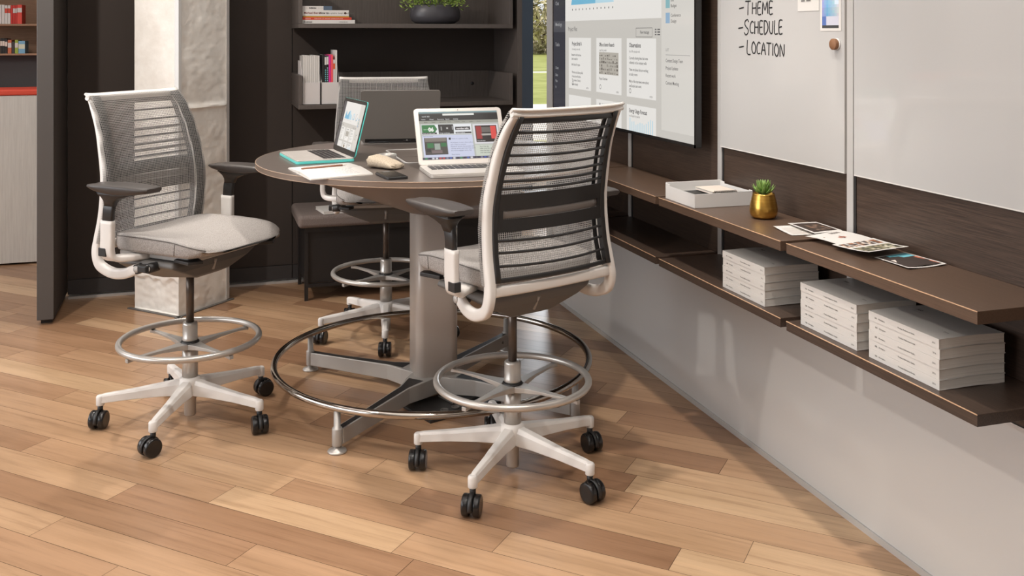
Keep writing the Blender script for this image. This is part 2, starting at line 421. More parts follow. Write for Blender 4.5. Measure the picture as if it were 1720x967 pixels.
# concrete column standing cornerwise in front of the screen
def column():
    from mathutils import noise as NS
    cs=[Vector((-.107,5.134)),Vector((.131,5.379)),Vector((-.087,5.60)),Vector((-.325,5.358))]
    mb=MB(); nz=400; nu=30; vs=[]; ring=4*nu
    for j in range(nz+1):
        z=ZC*j/nz
        for e in range(4):
            A,B=cs[e],cs[(e+1)%4]; t=(B-A).normalized(); nn=Vector((t.y,-t.x))
            for i in range(nu):
                s=i/nu; p=A.lerp(B,s)
                q=Vector((p.x*7,p.y*7,z*7)); d=NS.fractal(q,1.0,2.0,6)*.0042+NS.fractal(q*5,1.0,2.0,3)*.0018
                if e==3 and z<.26: d+=-.012*max(0,min(1,(.165+.05*NS.noise(q*2.5)-z)*60))*(1 if z>.0 else 0)+.004*NS.noise(q*6)*(1 if z<.2 else 0)
                if e==3 and z>.2: d*=.35
                if e==0: d+=.014*math.exp(-((z-1.03-.015*NS.noise(q))/.014)**2)*1.0-.004*NS.noise(q*2)
                fade=min(1,min(s,1-s)*8+.25)
                p=p+nn*d*fade; vs.append((p.x,p.y,z))
    fs=[(j*ring+i,j*ring+(i+1)%ring,(j+1)*ring+(i+1)%ring,(j+1)*ring+i) for j in range(nz) for i in range(ring)]
    mb.add(vs,fs,'plaster',True); o=struct(mb.build('column'))
    md=o.modifiers.new('es','EDGE_SPLIT'); md.split_angle=R(35)
    b=MB()
    for A,B in ((cs[3],cs[0]),(cs[0],cs[1])):
        t=(B-A).normalized(); nn=Vector((t.y,-t.x)); A2=A-t*.03; B2=B+t*.03
        b.prism([tuple(A2+nn*.002),tuple(B2+nn*.002),tuple(B2+nn*.02),tuple(A2+nn*.02)],0,.005,'dgrey')
    b.build('base_plate',o)
    g=MB(); A=cs[1]; t=(cs[1]-cs[0]).normalized(); nn=Vector((t.y,-t.x))
    g.prism([tuple(A-t*.012+nn*.006),tuple(A+t*.008+nn*.006),tuple(A+t*.008-nn*.004),tuple(A-t*.012-nn*.004)],.01,ZC,'alu')
    A=cs[0]; tl=(cs[3]-cs[0]).normalized()
    g.prism([tuple(A+tl*.022+Vector((-.004,-.004))),tuple(A+Vector((0,-.007))),tuple(A+t*.012+Vector((.004,-.004))),tuple(A+Vector((0,.01)))],.25,ZC,'lowglass')
    g.build('corner_guard',o)
column()

# ---------------------------------------------------------------- bookcase trays
def tray(name,label,z0,zt,hs):
    t=thing(name,label,'shelf',(1.066,5.4,z0))
    x0,x1,y0,y1=-.584,.584,-.2,.24
    MB().box(x0,x1,y0,y1,0,.023,'charcoal').build('board',t,bevel=.0015)
    MB().box(x0,x0+.02,y0,y1,.0232,hs,'charcoal').build('side_panel',t,bevel=.0015)
    MB().box(x1-.02,x1,y0,y1,.0232,hs,'charcoal').build('side_panel',t,bevel=.0015)
    b=MB().box(x0+.0205,x1-.0205,y1-.018,y1,.0232,hs,'charcoal')
    b.build('back_panel',t)
    c=MB()
    for x in (x1-.12,): c.lathe([(.0,0),(.009,0),(.009,.004),(0,.004)],'black',16,T=Matrix.Translation((x,y1-.018,hs-.075))@Matrix.Rotation(R(90),4,'X'))
    c.build('cap',t)
tray('wall_shelf','upper charcoal wall shelf holding the bowl plant and the flat books',1.431,0,.30)
tray('wall_shelf','lower charcoal wall shelf holding the white magazine files',1.007,0,.176)

def flatbook(name,label,x0,x1,y0,y1,z0,th,cov,spine=None,txt=(),group=None,page='page',rz=0,cx=None):
    "closed book lying flat, spine towards -y"
    t=thing(name,label,'book',((x0+x1)/2,(y0+y1)/2,z0),rz,group); w=(x1-x0)/2; d=(y1-y0)/2; c=.0015
    m=MB().box(-w,w,-d,d,0,c,cov).box(-w,w,-d,d,th-c,th,cov).box(-w,w,-d,-d+c,c,th-c,spine or cov)
    m.build('cover',t)
    MB().box(-w+.002,w-.002,-d+c,d-.002,c,th-c,page).build('pages',t)
    if txt:
        q=MB(); s=Sheet(q,lambda u,v,h:(-w+u,-d-h,v)); 
        for a in txt: s.text(*a)
        q.build('spine_lettering',t)
    return t
zb=1.4545; y0=5.215
flatbook('book','white book at the bottom of the flat pile on the upper shelf',.503,.776,y0,y0+.2,zb,.019,'paper',None,[('Steelcase',.006,.005,.012,'marker',1,.02),('OFFICE BOOK',.19,.006,.007,'dgrey',1,.02)],'flat books on the upper shelf')
flatbook('book','thin red book in the flat pile on the upper shelf',.503,.758,y0,y0+.19,zb+.0192,.014,cm(196,62,42),None,[('DESIGN',.014,.004,.008,'paper',1),('THE STORY OF GRAPHIC DESIGN IN PLACES',.06,.0045,.0075,'beige',1)],'flat books on the upper shelf')
flatbook('book','thin yellow book between red and thick white books of the flat pile',.506,.746,y0+.003,y0+.19,zb+.0334,.006,cm(206,160,50),None,(),'flat books on the upper shelf')
flatbook('book','thick white book with red and black spine lettering in the flat pile',.503,.744,y0,y0+.19,zb+.0396,.031,'paper',None,[('Michael Bierut ',.007,.011,.015,cm(120,50,44),1,.02),('How to',.088,.011,.015,'marker',1,.03),('use graphic design to sell things',.13,.012,.011,'dgrey',1)],'flat books on the upper shelf')
q=MB(); s=Sheet(q,lambda u,v,h:(.503+u,y0-h,v)); s.ring(.222,zb+.055,0,.006,cm(70,40,30),0,360,1)
o=bpy.data.objects; q.build('publisher_mark',[x for x in bpy.data.objects if x.get('label','').startswith('thick white book with')][0]).matrix_parent_inverse=Matrix.Translation((-(.503+.744)/2,-(y0+y0+.19)/2,-(zb+.0396)))
flatbook('book','small white and slate book topping the flat pile on the upper shelf',.503,.656,y0,y0+.13,zb+.0708,.021,'paper',None,[('THE ',.007,.006,.011,'lgrey',1),('DESIGN',.033,.006,.011,'marker',1,.04),(' BOOK',.075,.006,.011,'lgrey',1)],'flat books on the upper shelf')
MB().box(.032,.0765,-.0658,.0658,.0,.0212,'slate').build('slate_sleeve',[x for x in bpy.data.objects if x.get('label','').startswith('small white and slate')][0])

# bowl with small-leaved plant
t=thing('potted_plant','bushy small-leaved plant in a low slate-coloured bowl on the upper shelf','plant',(1.245,5.36,1.4545))
prof=[(.075,0),(.11,.004),(.135,.02),(.143,.045),(.14,.075),(.128,.1),(.12,.108),(.112,.1),(.11,.09),(0,.088)]
MB().lathe(prof,'bowl',48,sy=.75).build('bowl',t)
MB().lathe([(0,.0),(.108,.0),(.1,.012),(0,.02)],'soil',32,c=(0,0,.086),sy=.75).build('soil',t)
rn=random.Random(5); f=MB()
for i in range(900):
    a=rn.uniform(0,2*PI); el=rn.uniform(-.15,1.45); rr=rn.uniform(.45,1)
    c=Vector((.185*math.cos(a)*math.cos(el)*rr,.125*math.sin(a)*math.cos(el)*rr,.105+.13*math.sin(el)*rr))
    d=Vector((math.cos(a)+rn.gauss(0,.5),math.sin(a)+rn.gauss(0,.5),.3+rn.gauss(0,.6))).normalized()
    e=d.cross(Vector((rn.gauss(0,1),rn.gauss(0,1),1.5))).normalized(); L=rn.uniform(.016,.034)
    n=d.cross(e)*.003
    f.add([c,c+d*L*.5+e*.005+n,c+d*L,c+d*L*.5-e*.005+n],[(0,1,2,3)],'leaf2')
for i in range(24):
    a=i*.7; f.tube([(.03*math.cos(a),.02*math.sin(a),.09),(.07*math.cos(a),.05*math.sin(a),.14),(.14*math.cos(a),.09*math.sin(a),.13+.05*(i%3))],.0016,'leaf',5)
f.build('foliage',t,recalc=False,merge=False)

# magazine files and what stands in them
def magfile(x,label):
    t=thing('magazine_file',label,'file box',(x,5.215,1.0305),0,'magazine files on the lower shelf')
    w=.093; c=.002
    MB().box(0,w,0,c,0,.115,'filebox').build('front_panel',t)
    m=MB(); side=[(0,.115),(0,0),(.25,0),(.25,.225),(.1,.225)]
    for xx in (0,w-c): 
        vs=[(xx,y,z) for y,z in side]+[(xx+c,y,z) for y,z in side]; n=5
        m.add(vs,[(0,1,2,3,4),(9,8,7,6,5)]+[(i,(i+1)%n,n+(i+1)%n,n+i) for i in range(n)],'filebox')
    m.box(0,w,0,.25,0,c,'filebox').box(0,w,.25-c,.25,0,.225,'filebox').build('box_body',t)
    return t
magfile(.5025,'left white magazine file on lower shelf, full of white booklets')
magfile(.6005,'right white magazine file on lower shelf, with pink and teal booklets')
def booklet(x,y,z,th,h,dep,cov,label,group,lean=0,dots=None,top=None,name='booklet',cat='booklet'):
    t=thing(name,label,cat,(x,y,z),0,group); t.rotation_euler=(0,lean,0)
    m=MB().box(0,.0008,0,dep,0,h,cov).box(th-.0008,th,0,dep,0,h,cov).box(.0008,th-.0008,0,.0008,0,h,cov)
    if dots:
        n=int(h*.7/.011)
        for i in range(n): m.box(th*.25,th*.75,-.0004,0,.02+i*.011,.026+i*.011,dots)
        m.box(.0002,th-.0002,-.0004,0,h-.045,h-.004,'paper')
    if top: m.box(.0001,th-.0001,-.0004,0,h-.05,h-.02,top)
    m.build('cover',t)
    MB().box(.0008,th-.0008,.0008,dep-.001,.001,h-.001,'page').build('pages',t)
    return t
xx=.5065; pos=['leftmost','second','third','fourth','fifth','sixth','seventh','eighth']
for i in range(8):
    booklet(xx,5.219,1.0327,.0098,.252+.004*((i*3)%4)/4,.19,'paper' if i%2 else 'cover','white booklet, %s in the left magazine file'%(pos[i] if i else 'leftmost'),'white booklets in the left magazine file'); xx+=.0107
specs=[('black',.258,'black booklet leftmost in the right magazine file',None,None,.012),
 ('black',.25,'black booklet with teal squares down its spine in the right file',cm(110,190,196),None,.0095),
 ('black',.252,'black booklet with pale squares down its spine in the right file',cm(150,190,200),None,.0095),
 (cm(212,40,140),.256,'magenta booklet in the right magazine file',None,None,.0105),
 (cm(236,84,92),.258,'coral booklet in the right magazine file',None,None,.0105),
 ('paper',.232,'white booklet with an orange spine block in the right file',None,cm(214,96,50),.0095),
 ('paper',.282,'tall white booklet rightmost in the right magazine file',None,None,.0095)]
xx=.6045
for i,(c,h,lb,dt,tp,th) in enumerate(specs):
    booklet(xx,5.219,1.0327,th,h,.19,c,lb,'coloured booklets in the right magazine file',.0,dt,tp); xx+=th+.0012

# ---------------------------------------------------------------- bench under the shelves
t=thing('storage_bench','low black storage bench with grey upholstered seat pad below the wall shelves','bench',(1.07,5.42,0))
MB().box(-.55,.55,-.17,.2,.09,.36,'benchblack').build('cabinet',t,bevel=.002)
MB().box(-.555,.56,-.19,.2,.36,.384,'benchblack').box(-.553,.55,-.186,-.17,.07,.086,'benchblack').build('frame',t)
for sx in (-1,1):
    for yy in (-.185,.175):
        MB().box(sx*.545-.009,sx*.545+.009,yy,yy+.02,0,.36,'benchblack').build('leg',t)
def cush(u,v):
    return None
m=MB(); m.box(-.59,.6,-.22,.22,.385,.452,'benchfab'); m.build('seat_pad',t,bevel=.022,seg=4)
b=flatbook('book','white book lying open-edged on the bench pad behind the table',.60,.78,5.2+.02,5.40,.4525,.016,'paper',None,(),None,'page',R(8))
b=flatbook('book','brown-covered book resting on the bench beside the white one',.80,.95,5.25,5.42,.4525,.018,cm(120,92,70),None,(),None,'page',R(-6))

# ---------------------------------------------------------------- left background: low cabinet, pad, bookcase
t=thing('storage_cabinet','whitewashed wooden cabinet front standing beyond the partition at far left','cabinet',(-1.75,6.85,0))
MB().box(-.95,.95,-.24,.22,.03,1.024,'whitewood').build('body',t,bevel=.002)
MB().box(-.95,.95,-.2,.2,0,.03,'darkpanel').build('plinth',t)
MB().box(-.95,.95,-.262,-.242,.012,1.02,'whitewood').build('front_panel',t,bevel=.0015)
o=MB().box(-2.69,-.8,6.6,6.93,1.0255,1.062,'red').build('seat_pad',bevel=.012,seg=3); tag(o,'long red upholstered pad lying on the whitewashed cabinet','cushion')
t=thing('open_bookcase','oak open bookcase with dark lower panel, beyond the partition at far left','bookcase',(-1.75,7.0,0))
zs=1.274; zs2=1.452
MB().box(-.95,.95,.28,.3,1.27,2.6,'oak').build('back_panel',t)
MB().box(-.95,.95,.09,.3,.0,1.262,'darkpanel').build('lower_panel',t)
for z in (1.262,zs2,1.80,2.15):
    MB().box(-.95,.95,-.0+.0,.28,z,z+.012,'oak').build('shelf',t,bevel=.001)
for x in (-.97,.95): MB().box(x,x+.02,-.0,.3,1.262,2.6,'oak').build('side_panel',t)
def row(lst,Y,z,grp):
    for (a,b,top,c,lb,tp) in lst:
        x0=at_y(a,Y); x1=at_y(b,Y); h=z_at((a+b)/2,top,Y)-z
        booklet(x0,Y,z+.0003,max(.006,x1-x0-.0008),h,.14,c,lb,grp,0,None,tp,'book','book')
row([(.4,4,64,'black','leftmost black book on the lower oak shelf','beige'),(4.2,8,64,'black','second black book from the left on the lower oak shelf','beige'),(8.2,12.5,65,'black','black book left of the orange book, lower oak shelf','beige'),
 (13,19.5,67,cm(190,104,70),'orange patterned book on the lower oak shelf','paper'),(20,24.5,70,'darkpanel','black book between the orange and green books, lower oak shelf',None),
 (25,30.5,67,cm(150,170,70),'green and yellow book on the lower oak shelf','paper'),(31,42,69,cm(120,168,196),'wide light-blue book on the lower oak shelf',cm(210,214,190))],7.01,zs,'books on the lower oak shelf')
row([(-3,2.6,8,'paper','white book at the left edge of the upper oak shelf',None),(2.9,7.8,8,'paper','second white book from the left, upper oak shelf',None),(8.1,12.8,9,'paper','white book with red top band, upper oak shelf',cm(200,70,50)),(13,17.8,9,'paper','white book with red band beside the red books, upper oak shelf',cm(200,70,50)),
 (18.2,21.6,9,cm(196,52,44),'leftmost thin red book on the upper oak shelf',None),(21.9,25.2,9,cm(196,52,44),'middle thin red book on the upper oak shelf','paper'),(25.5,28.6,9,cm(200,56,48),'right thin red book on the upper oak shelf','paper'),
 (29,37,8,cm(214,74,62),'thick red book with white label ending the upper oak shelf row','paper')],7.01,zs2+.0125,'books on the upper oak shelf')
# ---------------------------------------------------------------- drafting chairs (facing +x, z from the floor)
PX=[(1.182,-.272),(1.13,-.244),(1.06,-.212),(.977,-.188),(.895,-.172),(.83,-.170),(.75,-.178),(.68,-.194),(.63,-.205),(.55,-.2)]
PW=[(1.182,.205),(1.13,.212),(1.06,.219),(.977,.226),(.895,.231),(.83,.234),(.75,.237),(.68,.239),(.55,.24)]
def ip(T,z):
    if z>=T[0][0]: return T[0][1]
    for (a,p),(b,q) in zip(T,T[1:]):
        if z>=b: 
            t=(a-z)/(a-b); return p+(q-p)*t
    return T[-1][1]
def back_x(y,z,off=0):
    w=ip(PW,z); return ip(PX,z)-.020*(1-min(1,(y/w)**2))+off
def leg_mesh():
    m=MB(); st=[(.0,.052,.096,.152),(.05,.05,.096,.147),(.1,.044,.097,.140),(.2,.035,.094,.127),(.285,.029,.088,.119),(.306,.026,.086,.115)]
    vs=[];k=0
    for x,w,z0,z1 in st:
        h=(z1-z0)
        for y,z in ((-w*.5,z0),(w*.5,z0),(w*.42,z1-h*.25),(w*.26,z1),(-w*.26,z1),(-w*.42,z1-h*.25)): vs.append((x,y,z))
    n=6; S=len(st)
    fs=[tuple(range(n))[::-1],tuple(range((S-1)*n,S*n))]+[(i*n+q,i*n+(q+1)%n,(i+1)*n+(q+1)%n,(i+1)*n+q) for i in range(S-1) for q in range(n)]
    m.add(vs,fs,'white')
    m.lathe([(0,.077),(.0135,.077),(.0145,.08),(.0145,.108),(.011,.114),(0,.115)],'white',20,c=(.305,0,0))
    return m
def caster_mesh():
    m=MB()   # origin at the stem foot on the floor below the leg tip, wheel axis along y, trailing -x
    m.lathe([(0,.055),(.0095,.055),(.0095,.0785),(0,.0785)],'black',16)
    c=-.012
    for s in (-1,1):
        T=Matrix.Translation((c,s*.0165,.0315))@Matrix.Rotation(R(90),4,'X')
        m.lathe([(0,-.0105),(.022,-.0105),(.027,-.011),(.0305,-.009),(.0315,-.004),(.0315,.004),(.0305,.009),(.027,.011),(.022,.0105),(0,.0105)],'blackgloss',36,T=T)
    arc=[(c+.0335*math.cos(a),0,.0315+.0335*math.sin(a)) for a in [R(x) for x in range(-10,196,12)]]
    m.sweep(arc,[(-.006,-.0015),(.006,-.0015),(.006,.0015),(-.006,.0015)],(0,1,0),'black')
    m.box(c-.012,c+.02,-.005,.005,.02,.058,'black')
    return m
def seat_mesh():
    # outline: rounded rectangle, waterfall front
    def halfw(x):
        t=(x+.175)/.46
        w=.225-.02*(1-min(1,max(0,t*3)))*.6
        r=.11
        if x>.285-r: w=w-r+math.sqrt(max(0,r*r-(x-.285+r)**2))*1.0 
        if x<-.175+.07: w=w-.07+math.sqrt(max(0,.0049-( -.175+.07-x)**2))
        return w
    xs=[-.175,-.172,-.165,-.155,-.14,-.12]+[-.1+.02*i for i in range(15)]+[.2,.22,.24,.255,.267,.276,.282,.285]
    sec=[]; nv=14
    def top(x,y):
        w=max(.01,halfw(x)); e=abs(y)/.225
        z=.694+.004*math.cos((x+.02)*9)+.010*e**2.2 -.012*math.exp(-((x+.03)/.12)**2)*(1-e**2)
        if x>.12: z-=.55*(x-.12)**1.75
        return z
    vs=[];rings=[]
    m=MB()
    prof=[(1.0,0,-.0),( .995,0,.006),(.96,0,.010),(.88,0,.012)]
    def pt(x,s,kind):
        w=halfw(x); return w
    for x in xs:
        w=halfw(x); ring=[]
        # closed section: underside then over the top
        zt=top(x,w)-.006; zb=.640+ (.018 if x>.2 else 0)*((x-.2)/.085 if x>.2 else 0)+.006
        fr=max(0,(x-.255)/.03); 
        pts=[(-w*.86,zb-.004),(-w*.97,zb),(-w,zb+.012),(-w*1.0,zt-.010),(-w*.993,zt)]
        n=12
        for i in range(n+1):
            y=-w*.97+2*w*.97*i/n; e=min(1,abs(y)/max(w,1e-4)); pts.append((y,top(x,y)+.0035-.0055*e**8))
        pts+=[(w*.993,zt),(w*1.0,zt-.010),(w,zb+.012),(w*.97,zb),(w*.86,zb-.004)]
        # pull ends together to round the rims
        if x>=.267: 
            k={.267:.9,.276:.75,.282:.52,.285:.28}[x]; zm=(zt+zb)/2-.002
            pts=[(y,zm+(z-zm)*k) for y,z in pts]
        if x<=-.165:
            k={-.165:.95,-.172:.85,-.175:.7}[x]; zm=(zt+zb)/2
            pts=[(y,zm+(z-zm)*k) for y,z in pts]
        rings.append([(x,y,z) for y,z in pts])
    k=len(rings[0]); vs=[p for r in rings for p in r]; S=len(rings)
    fs=[tuple(range(k))[::-1],tuple(range((S-1)*k,S*k))]+[(i*k+q,i*k+(q+1)%k,(i+1)*k+(q+1)%k,(i+1)*k+q) for i in range(S-1) for q in range(k)]
    m.add(vs,fs,'fabric',True)
    seam=[]
    for s in (-1,1):
        path=[]
        for x in xs[3:-4]:
            w=halfw(x); path.append((x,s*w*1.0,top(x,w)-.0085))
        seam.append(MB().tube(path,.0018,'seam',6,side=(0,0,1)))
    for x in (.15,):
        for s in (-1,1):
            w=halfw(x); seam.append(MB().tube([(x,s*(w+.0006),top(x,w)-.012),(x-.004,s*(w+.0006),.652)],.0012,'seam',6,side=(1,0,0)))
    return m,seam
def build_chair(label):
    t=thing('drafting_chair',label,'chair')
    L=leg_mesh(); K=caster_mesh()
    for i in range(5):
        lg=L.build('leg',t,bevel=.003,rot=(0,0,R(72*i)))
        K.build('caster',lg,loc=(.305,0,0))
    MB().lathe([(0,.09),(.024,.09),(.037,.098),(.042,.112),(.041,.14),(.036,.152),(.030,.157),(0,.157)],'white',32).build('base_hub',t)
    MB().lathe([(0,.018),(.0195,.018),(.021,.021),(.021,.075),(.026,.088),(.030,.094),(0,.094)],'satin',28).build('lower_sleeve',t)
    MB().lathe([(0,.157),(.0275,.157),(.0275,.268),(0,.268)],'satin',28).build('column_tube',t)
    MB().lathe([(.024,.268),(.031,.268),(.033,.272),(.033,.284),(.029,.288),(0,.288)],'black',28).build('lock_ring',t)
    MB().lathe([(0,.2885),(.0265,.2885),(.0275,.292),(.0275,.3),(.0262,.302),(.0262,.345),(.0255,.352),(.022,.354),(0,.354)],'satin',28).build('collar',t)
    MB().lathe([(0,.35),(.014,.35),(.014,.57),(0,.57)],'postmetal',24).build('gas_post',t)
    # foot ring and its four spokes
    n=64
    MB().tube([(.243*math.cos(2*PI*i/n),.243*math.sin(2*PI*i/n),.293) for i in range(n)],.0112,'satin',14,closed=True,side=(0,0,1)).build('foot_ring',t)
    for i in range(4):
        m=MB(); P=[]
        for s in (-1,1):
            pass
        st=[(.026,.028,.262,.282),(.06,.019,.266,.282),(.12,.0115,.271,.2815),(.2,.009,.273,.281),(.238,.0085,.270,.2815),(.25,.0085,.268,.2815)]
        vs=[]
        for x,w,z0,z1 in st: vs+=[(x,-w,z0),(x,w,z0),(x,w,z1),(x,-w,z1)]
        k=4;S=len(st)
        fs=[(3,2,1,0),tuple(range((S-1)*k,S*k))]+[(a*k+q,a*k+(q+1)%k,(a+1)*k+(q+1)%k,(a+1)*k+q) for a in range(S-1) for q in range(k)]
        m.add(vs,fs,'metal'); m.build('ring_spoke',t,bevel=.002,rot=(0,0,R(90*i)))
    # tilt housing under the seat
    m=MB()
    def hexa(y0,y1,xa,xb,za,zb_,mm): pass
    lay=[(.520,.536,-.075,.085,.055),(.530,.546,-.10,.108,.085),(.572,.582,-.13,.125,.170),(.600,.602,-.14,.125,.212),(.6205,.6205,-.13,.12,.205)]
    vs=[];
    for zr,zf,x0,x1,w in lay: vs+=[(x0,-w,zr),(x1,-w,zf),(x1,w,zf),(x0,w,zr)]
    fs=[(3,2,1,0),(16,17,18,19)]+[(a*4+q,a*4+(q+1)%4,(a+1)*4+(q+1)%4,(a+1)*4+q) for a in range(4) for q in range(4)]
    m.add(vs,fs,'dgrey'); h=m.build('tilt_housing',t,bevel=.008,seg=3)
    MB().tube([(.112,-.005,.560),(.126,-.005,.60)],.0065,'metal',10).build('housing_rib',h); MB().tube([(-.108,.0,.545),(-.134,.0,.590)],.006,'metal',10).build('housing_rib',h)
    MB().prism([(-.15,-.185),(.17,-.185),(.185,-.15),(.185,.15),(.17,.185),(-.15,.185)],.6225,.638,'lgrey').build('seat_pan',t,bevel=.004)
    for s in (-1,1):
        o=MB().tube([(-.02,s*.185,.592),(-.02,s*.232,.592)],.017,'black',20).lathe([(0,0),(.012,0),(.012,.002),(0,.002)],'lgrey',18,T=Matrix.Translation((-.02,s*.232,.592))@Matrix.Rotation(-s*R(90),4,'X')).build('pivot',t)
    # levers
    MB().tube([(.02,-.17,.604),(.03,-.235,.603)],.012,'black',14).box(.015,.055,-.262,-.225,.592,.615,'black').build('lever',t,bevel=.004)
    MB().tube([(.045,-.2,.603),(.045,-.244,.603)],.0165,'black',18).lathe([(0,0),(.0125,0),(.0125,.003),(0,.003)],'lgrey',18,T=Matrix.Translation((.045,-.244,.603))@Matrix.Rotation(R(90),4,'X')).build('adjust_knob',t)
    MB().prism([(.12,-.20),(.20,-.215),(.225,-.17),(.13,-.12)],.622,.634,'black').build('lever',t,bevel=.003)
    MB().prism([(.12,.20),(.20,.225),(.215,.20),(.13,.12)],.618,.632,'black').build('lever',t,bevel=.003)
    s,se=seat_mesh(); so=s.build('seat',t); [q.build('seam',so) for q in se]
    # back frame: uprights with the J loop under the seat, top rail, bottom rail
    m=MB(); sec=rrect(1,1,.28,3)
    prof=[(-.278,.200,1.166),(-.251,.209,1.13),(-.216,.217,1.06),(-.192,.224,.977),(-.177,.229,.9),(-.176,.232,.83),(-.184,.235,.75),(-.198,.237,.68),(-.203,.238,.635),(-.19,.238,.596),(-.158,.236,.577),(-.118,.233,.568),(-.075,.228,.572),(-.045,.223,.583),(-.022,.218,.592)]
    for s in (-1,1):
        pts=smoothpath([(x,s*(y-.009*min(1,max(0,(z-.62)/.1))),z) for x,y,z in prof],5); n=len(pts)
        def wd(i,pts=pts,n=n):
            z=pts[i].z; k=min(1,max(0,(z-.60)/.16))
            if i>n*.72: k=0
            k=k*k*(3-2*k); e=min(1,.55+i/(n*.2)*.45)
            return ((.036*(1-k)+.030*k)*e,.026*(1-k)+.036*k)
        def side(i,pts=pts):
            t_=(pts[min(i+1,len(pts)-1)]-pts[max(i-1,0)]).normalized()
            return Vector((0,1,0)).cross(t_)
        m.sweep(pts,sec,side,'white',False,True,scale=wd)
    # top rail, flaring back
    pts=[]
    for i in range(25):
        u=-1+2*i/24; y=u*.214; x=-.272-.020*(1-u*u)-(.006*max(0,abs(u)-.85)/.15)
        pts.append((x,y,1.168+.006*abs(u)**6))
    m.sweep(pts,[(-.012,-.011),(.006,-.011),(.012,.004),(.016,.020),(.011,.022),(-.002,.008),(-.012,.004)] if 0 else rrect(.022,.018,.006,3),lambda i:Vector((.35,0,.94)),'white')
    lip=[]
    for i in range(25):
        u=-1+2*i/24; lip.append((-.280-.020*(1-u*u),u*.216,1.178+.004*abs(u)**6))
    m.sweep(lip,rrect(.009,.020,.003,3),lambda i:Vector((.55,0,.83)),'white')
    # bottom rail
    pts=[(-.203-.013*(1-u*u),u*.234,.650) for u in [-1+2*i/16 for i in range(17)]]
    m.sweep(pts,rrect(.032,.020,.007,3),(0,0,1),'white')
    fr=m.build('back_frame',t)
    # knit mesh front
    def surf(a,b):
        z=.668+(1.180-.668)*b; w=ip(PW,z)+.004; i=round(a*28)
        o=.021 if z<1.13 else .021-.24*(z-1.13)
        if 2<=i<=26:
            u=-1+2*(i-2)/24; y=u*w; return (back_x(y,z,o),y,z)
        s=-1 if i<2 else 1; k=(2-i) if i<2 else (i-26)
        return (ip(PX,z)+o-(.004,.019)[k-1],s*(w+.0052),z)
    MB().grid(surf,28,40,'mesh').build('back_mesh',t,recalc=False)
    # dark inner border, lumbar band with slot, rods
    OFF=-.012
    m=MB()
    for s in (-1,1):
        pts=[(back_x(s*(ip(PW,z)-.024),z,OFF),s*(ip(PW,z)-.024),z) for z in [.676+.49*i/20 for i in range(21)]]
        m.sweep(pts,rrect(.022,.018,.003,2),(1,0,0),'black')
    for z,hh in ((1.152,.022),(.682,.014)):
        pts=[]
        for i in range(21):
            u=-1+2*i/20; y=u*(ip(PW,z)-.02); pts.append((back_x(y,z,OFF-.006*(1-u*u)),y,z))
        m.sweep(pts,rrect(.008,hh,.003,2),(1,0,0),'black')
    for s in (-1,1):
        pts=[(back_x(ip(PW,z)-.017,z,.0168)-(.24*max(0,z-1.13)),s*(ip(PW,z)-.017),z) for z in [.68+.497*i/24 for i in range(25)]]
        m.sweep(pts,rrect(.0014,.041,.0004,1),(1,0,0),'black')
    m.build('support_frame',t)
    m=MB()
    def band(z0,z1,y0,y1,off=0):
        vs=[];n=16
        for i in range(n+1):
            y=y0+(y1-y0)*i/n
            for z,o in ((z0,0),(z1,0),(z1,.005),(z0,.005)):
                u=y/ip(PW,z); vs.append((back_x(y,z,OFF-.012*(1-u*u)-.004+o+off),y,z))
        k=4
        m.add(vs,[(3,2,1,0),tuple(range(n*k,n*k+4))]+[(a*k+q,a*k+(q+1)%k,(a+1)*k+(q+1)%k,(a+1)*k+q) for a in range(n) for q in range(k)],'black')
    W=.212
    band(.818,.856,-W,W); band(.882,.930,-W,W); band(.856,.882,-W,-.185); band(.856,.882,.185,W)
    lb=m.build('lumbar_band',t)
    m=MB(); pts=[]
    for i in range(17):
        y=-.185+.37*i/16; u=y/.23; pts.append((back_x(y,.869,OFF-.012*(1-u*u)),y,.869))
    m.sweep(pts,rrect(.003,.024,.001,1),(1,0,0),'slider'); m.build('lumbar_slider',lb)
    for z in (1.116,1.079,1.047,1.019,.993,.970,.947,.794,.760,.722):
        pts=[]
        for i in range(25):
            u=-1+2*i/24; y=u*(ip(PW,z)-.022); pts.append((back_x(y,z,OFF-.014*(1-u*u)),y,z-.004*(1-u*u)))
        MB().tube(pts,.0042,'black',8,side=(1,0,0)).build('support_rod',t)
    # arms
    for s in (-1,1):
        br=MB(); P=smoothpath([(-.088,s*.292,.765),(-.088,s*.292,.70),(-.09,s*.292,.665),(-.088,s*.286,.642),(-.08,s*.268,.632),(-.06,s*.235,.630),(-.03,s*.17,.630)],4)
        n=len(P)
        br.sweep(P,rrect(.056,.022,.007,3),(1,0,0),'white'); bo=br.build('arm_bracket',t)
        MB().box(-.1215,-.085,s*.292-.0122,s*.292+.0122,.642,.672,'black').build('arm_button',bo,bevel=.003)
        pm=MB(); pm.sweep([(-.088,s*.292,.74),(-.082,s*.292,.80),(-.072,s*.292,.842)],rrect(.046,.018,.006,3),(1,0,0),'black')
        # flared top and mount
        vs=[]; LY=[(-.076,.815,.023,.010),(-.072,.832,.027,.014),(-.060,.846,.044,.022),(-.045,.857,.072,.028),(-.045,.861,.072,.028)]
        for cx_,z_,hx_,hy_ in LY:
            for px_,py_ in rrect(2*hx_,2*hy_,min(hx_,hy_)*.6,3): vs.append((cx_+px_,s*.292+py_,z_))
        k_=16; pm.add(vs,[tuple(range(k_))[::-1],tuple(range(4*k_,5*k_))]+[(a_*k_+q_,a_*k_+(q_+1)%k_,(a_+1)*k_+(q_+1)%k_,(a_+1)*k_+q_) for a_ in range(4) for q_ in range(k_)],'black',True)
        pm.box(-.11,.05,s*.290-.03,s*.290+.03,.8605,.866,'black')
        pm.build('arm_post',t)
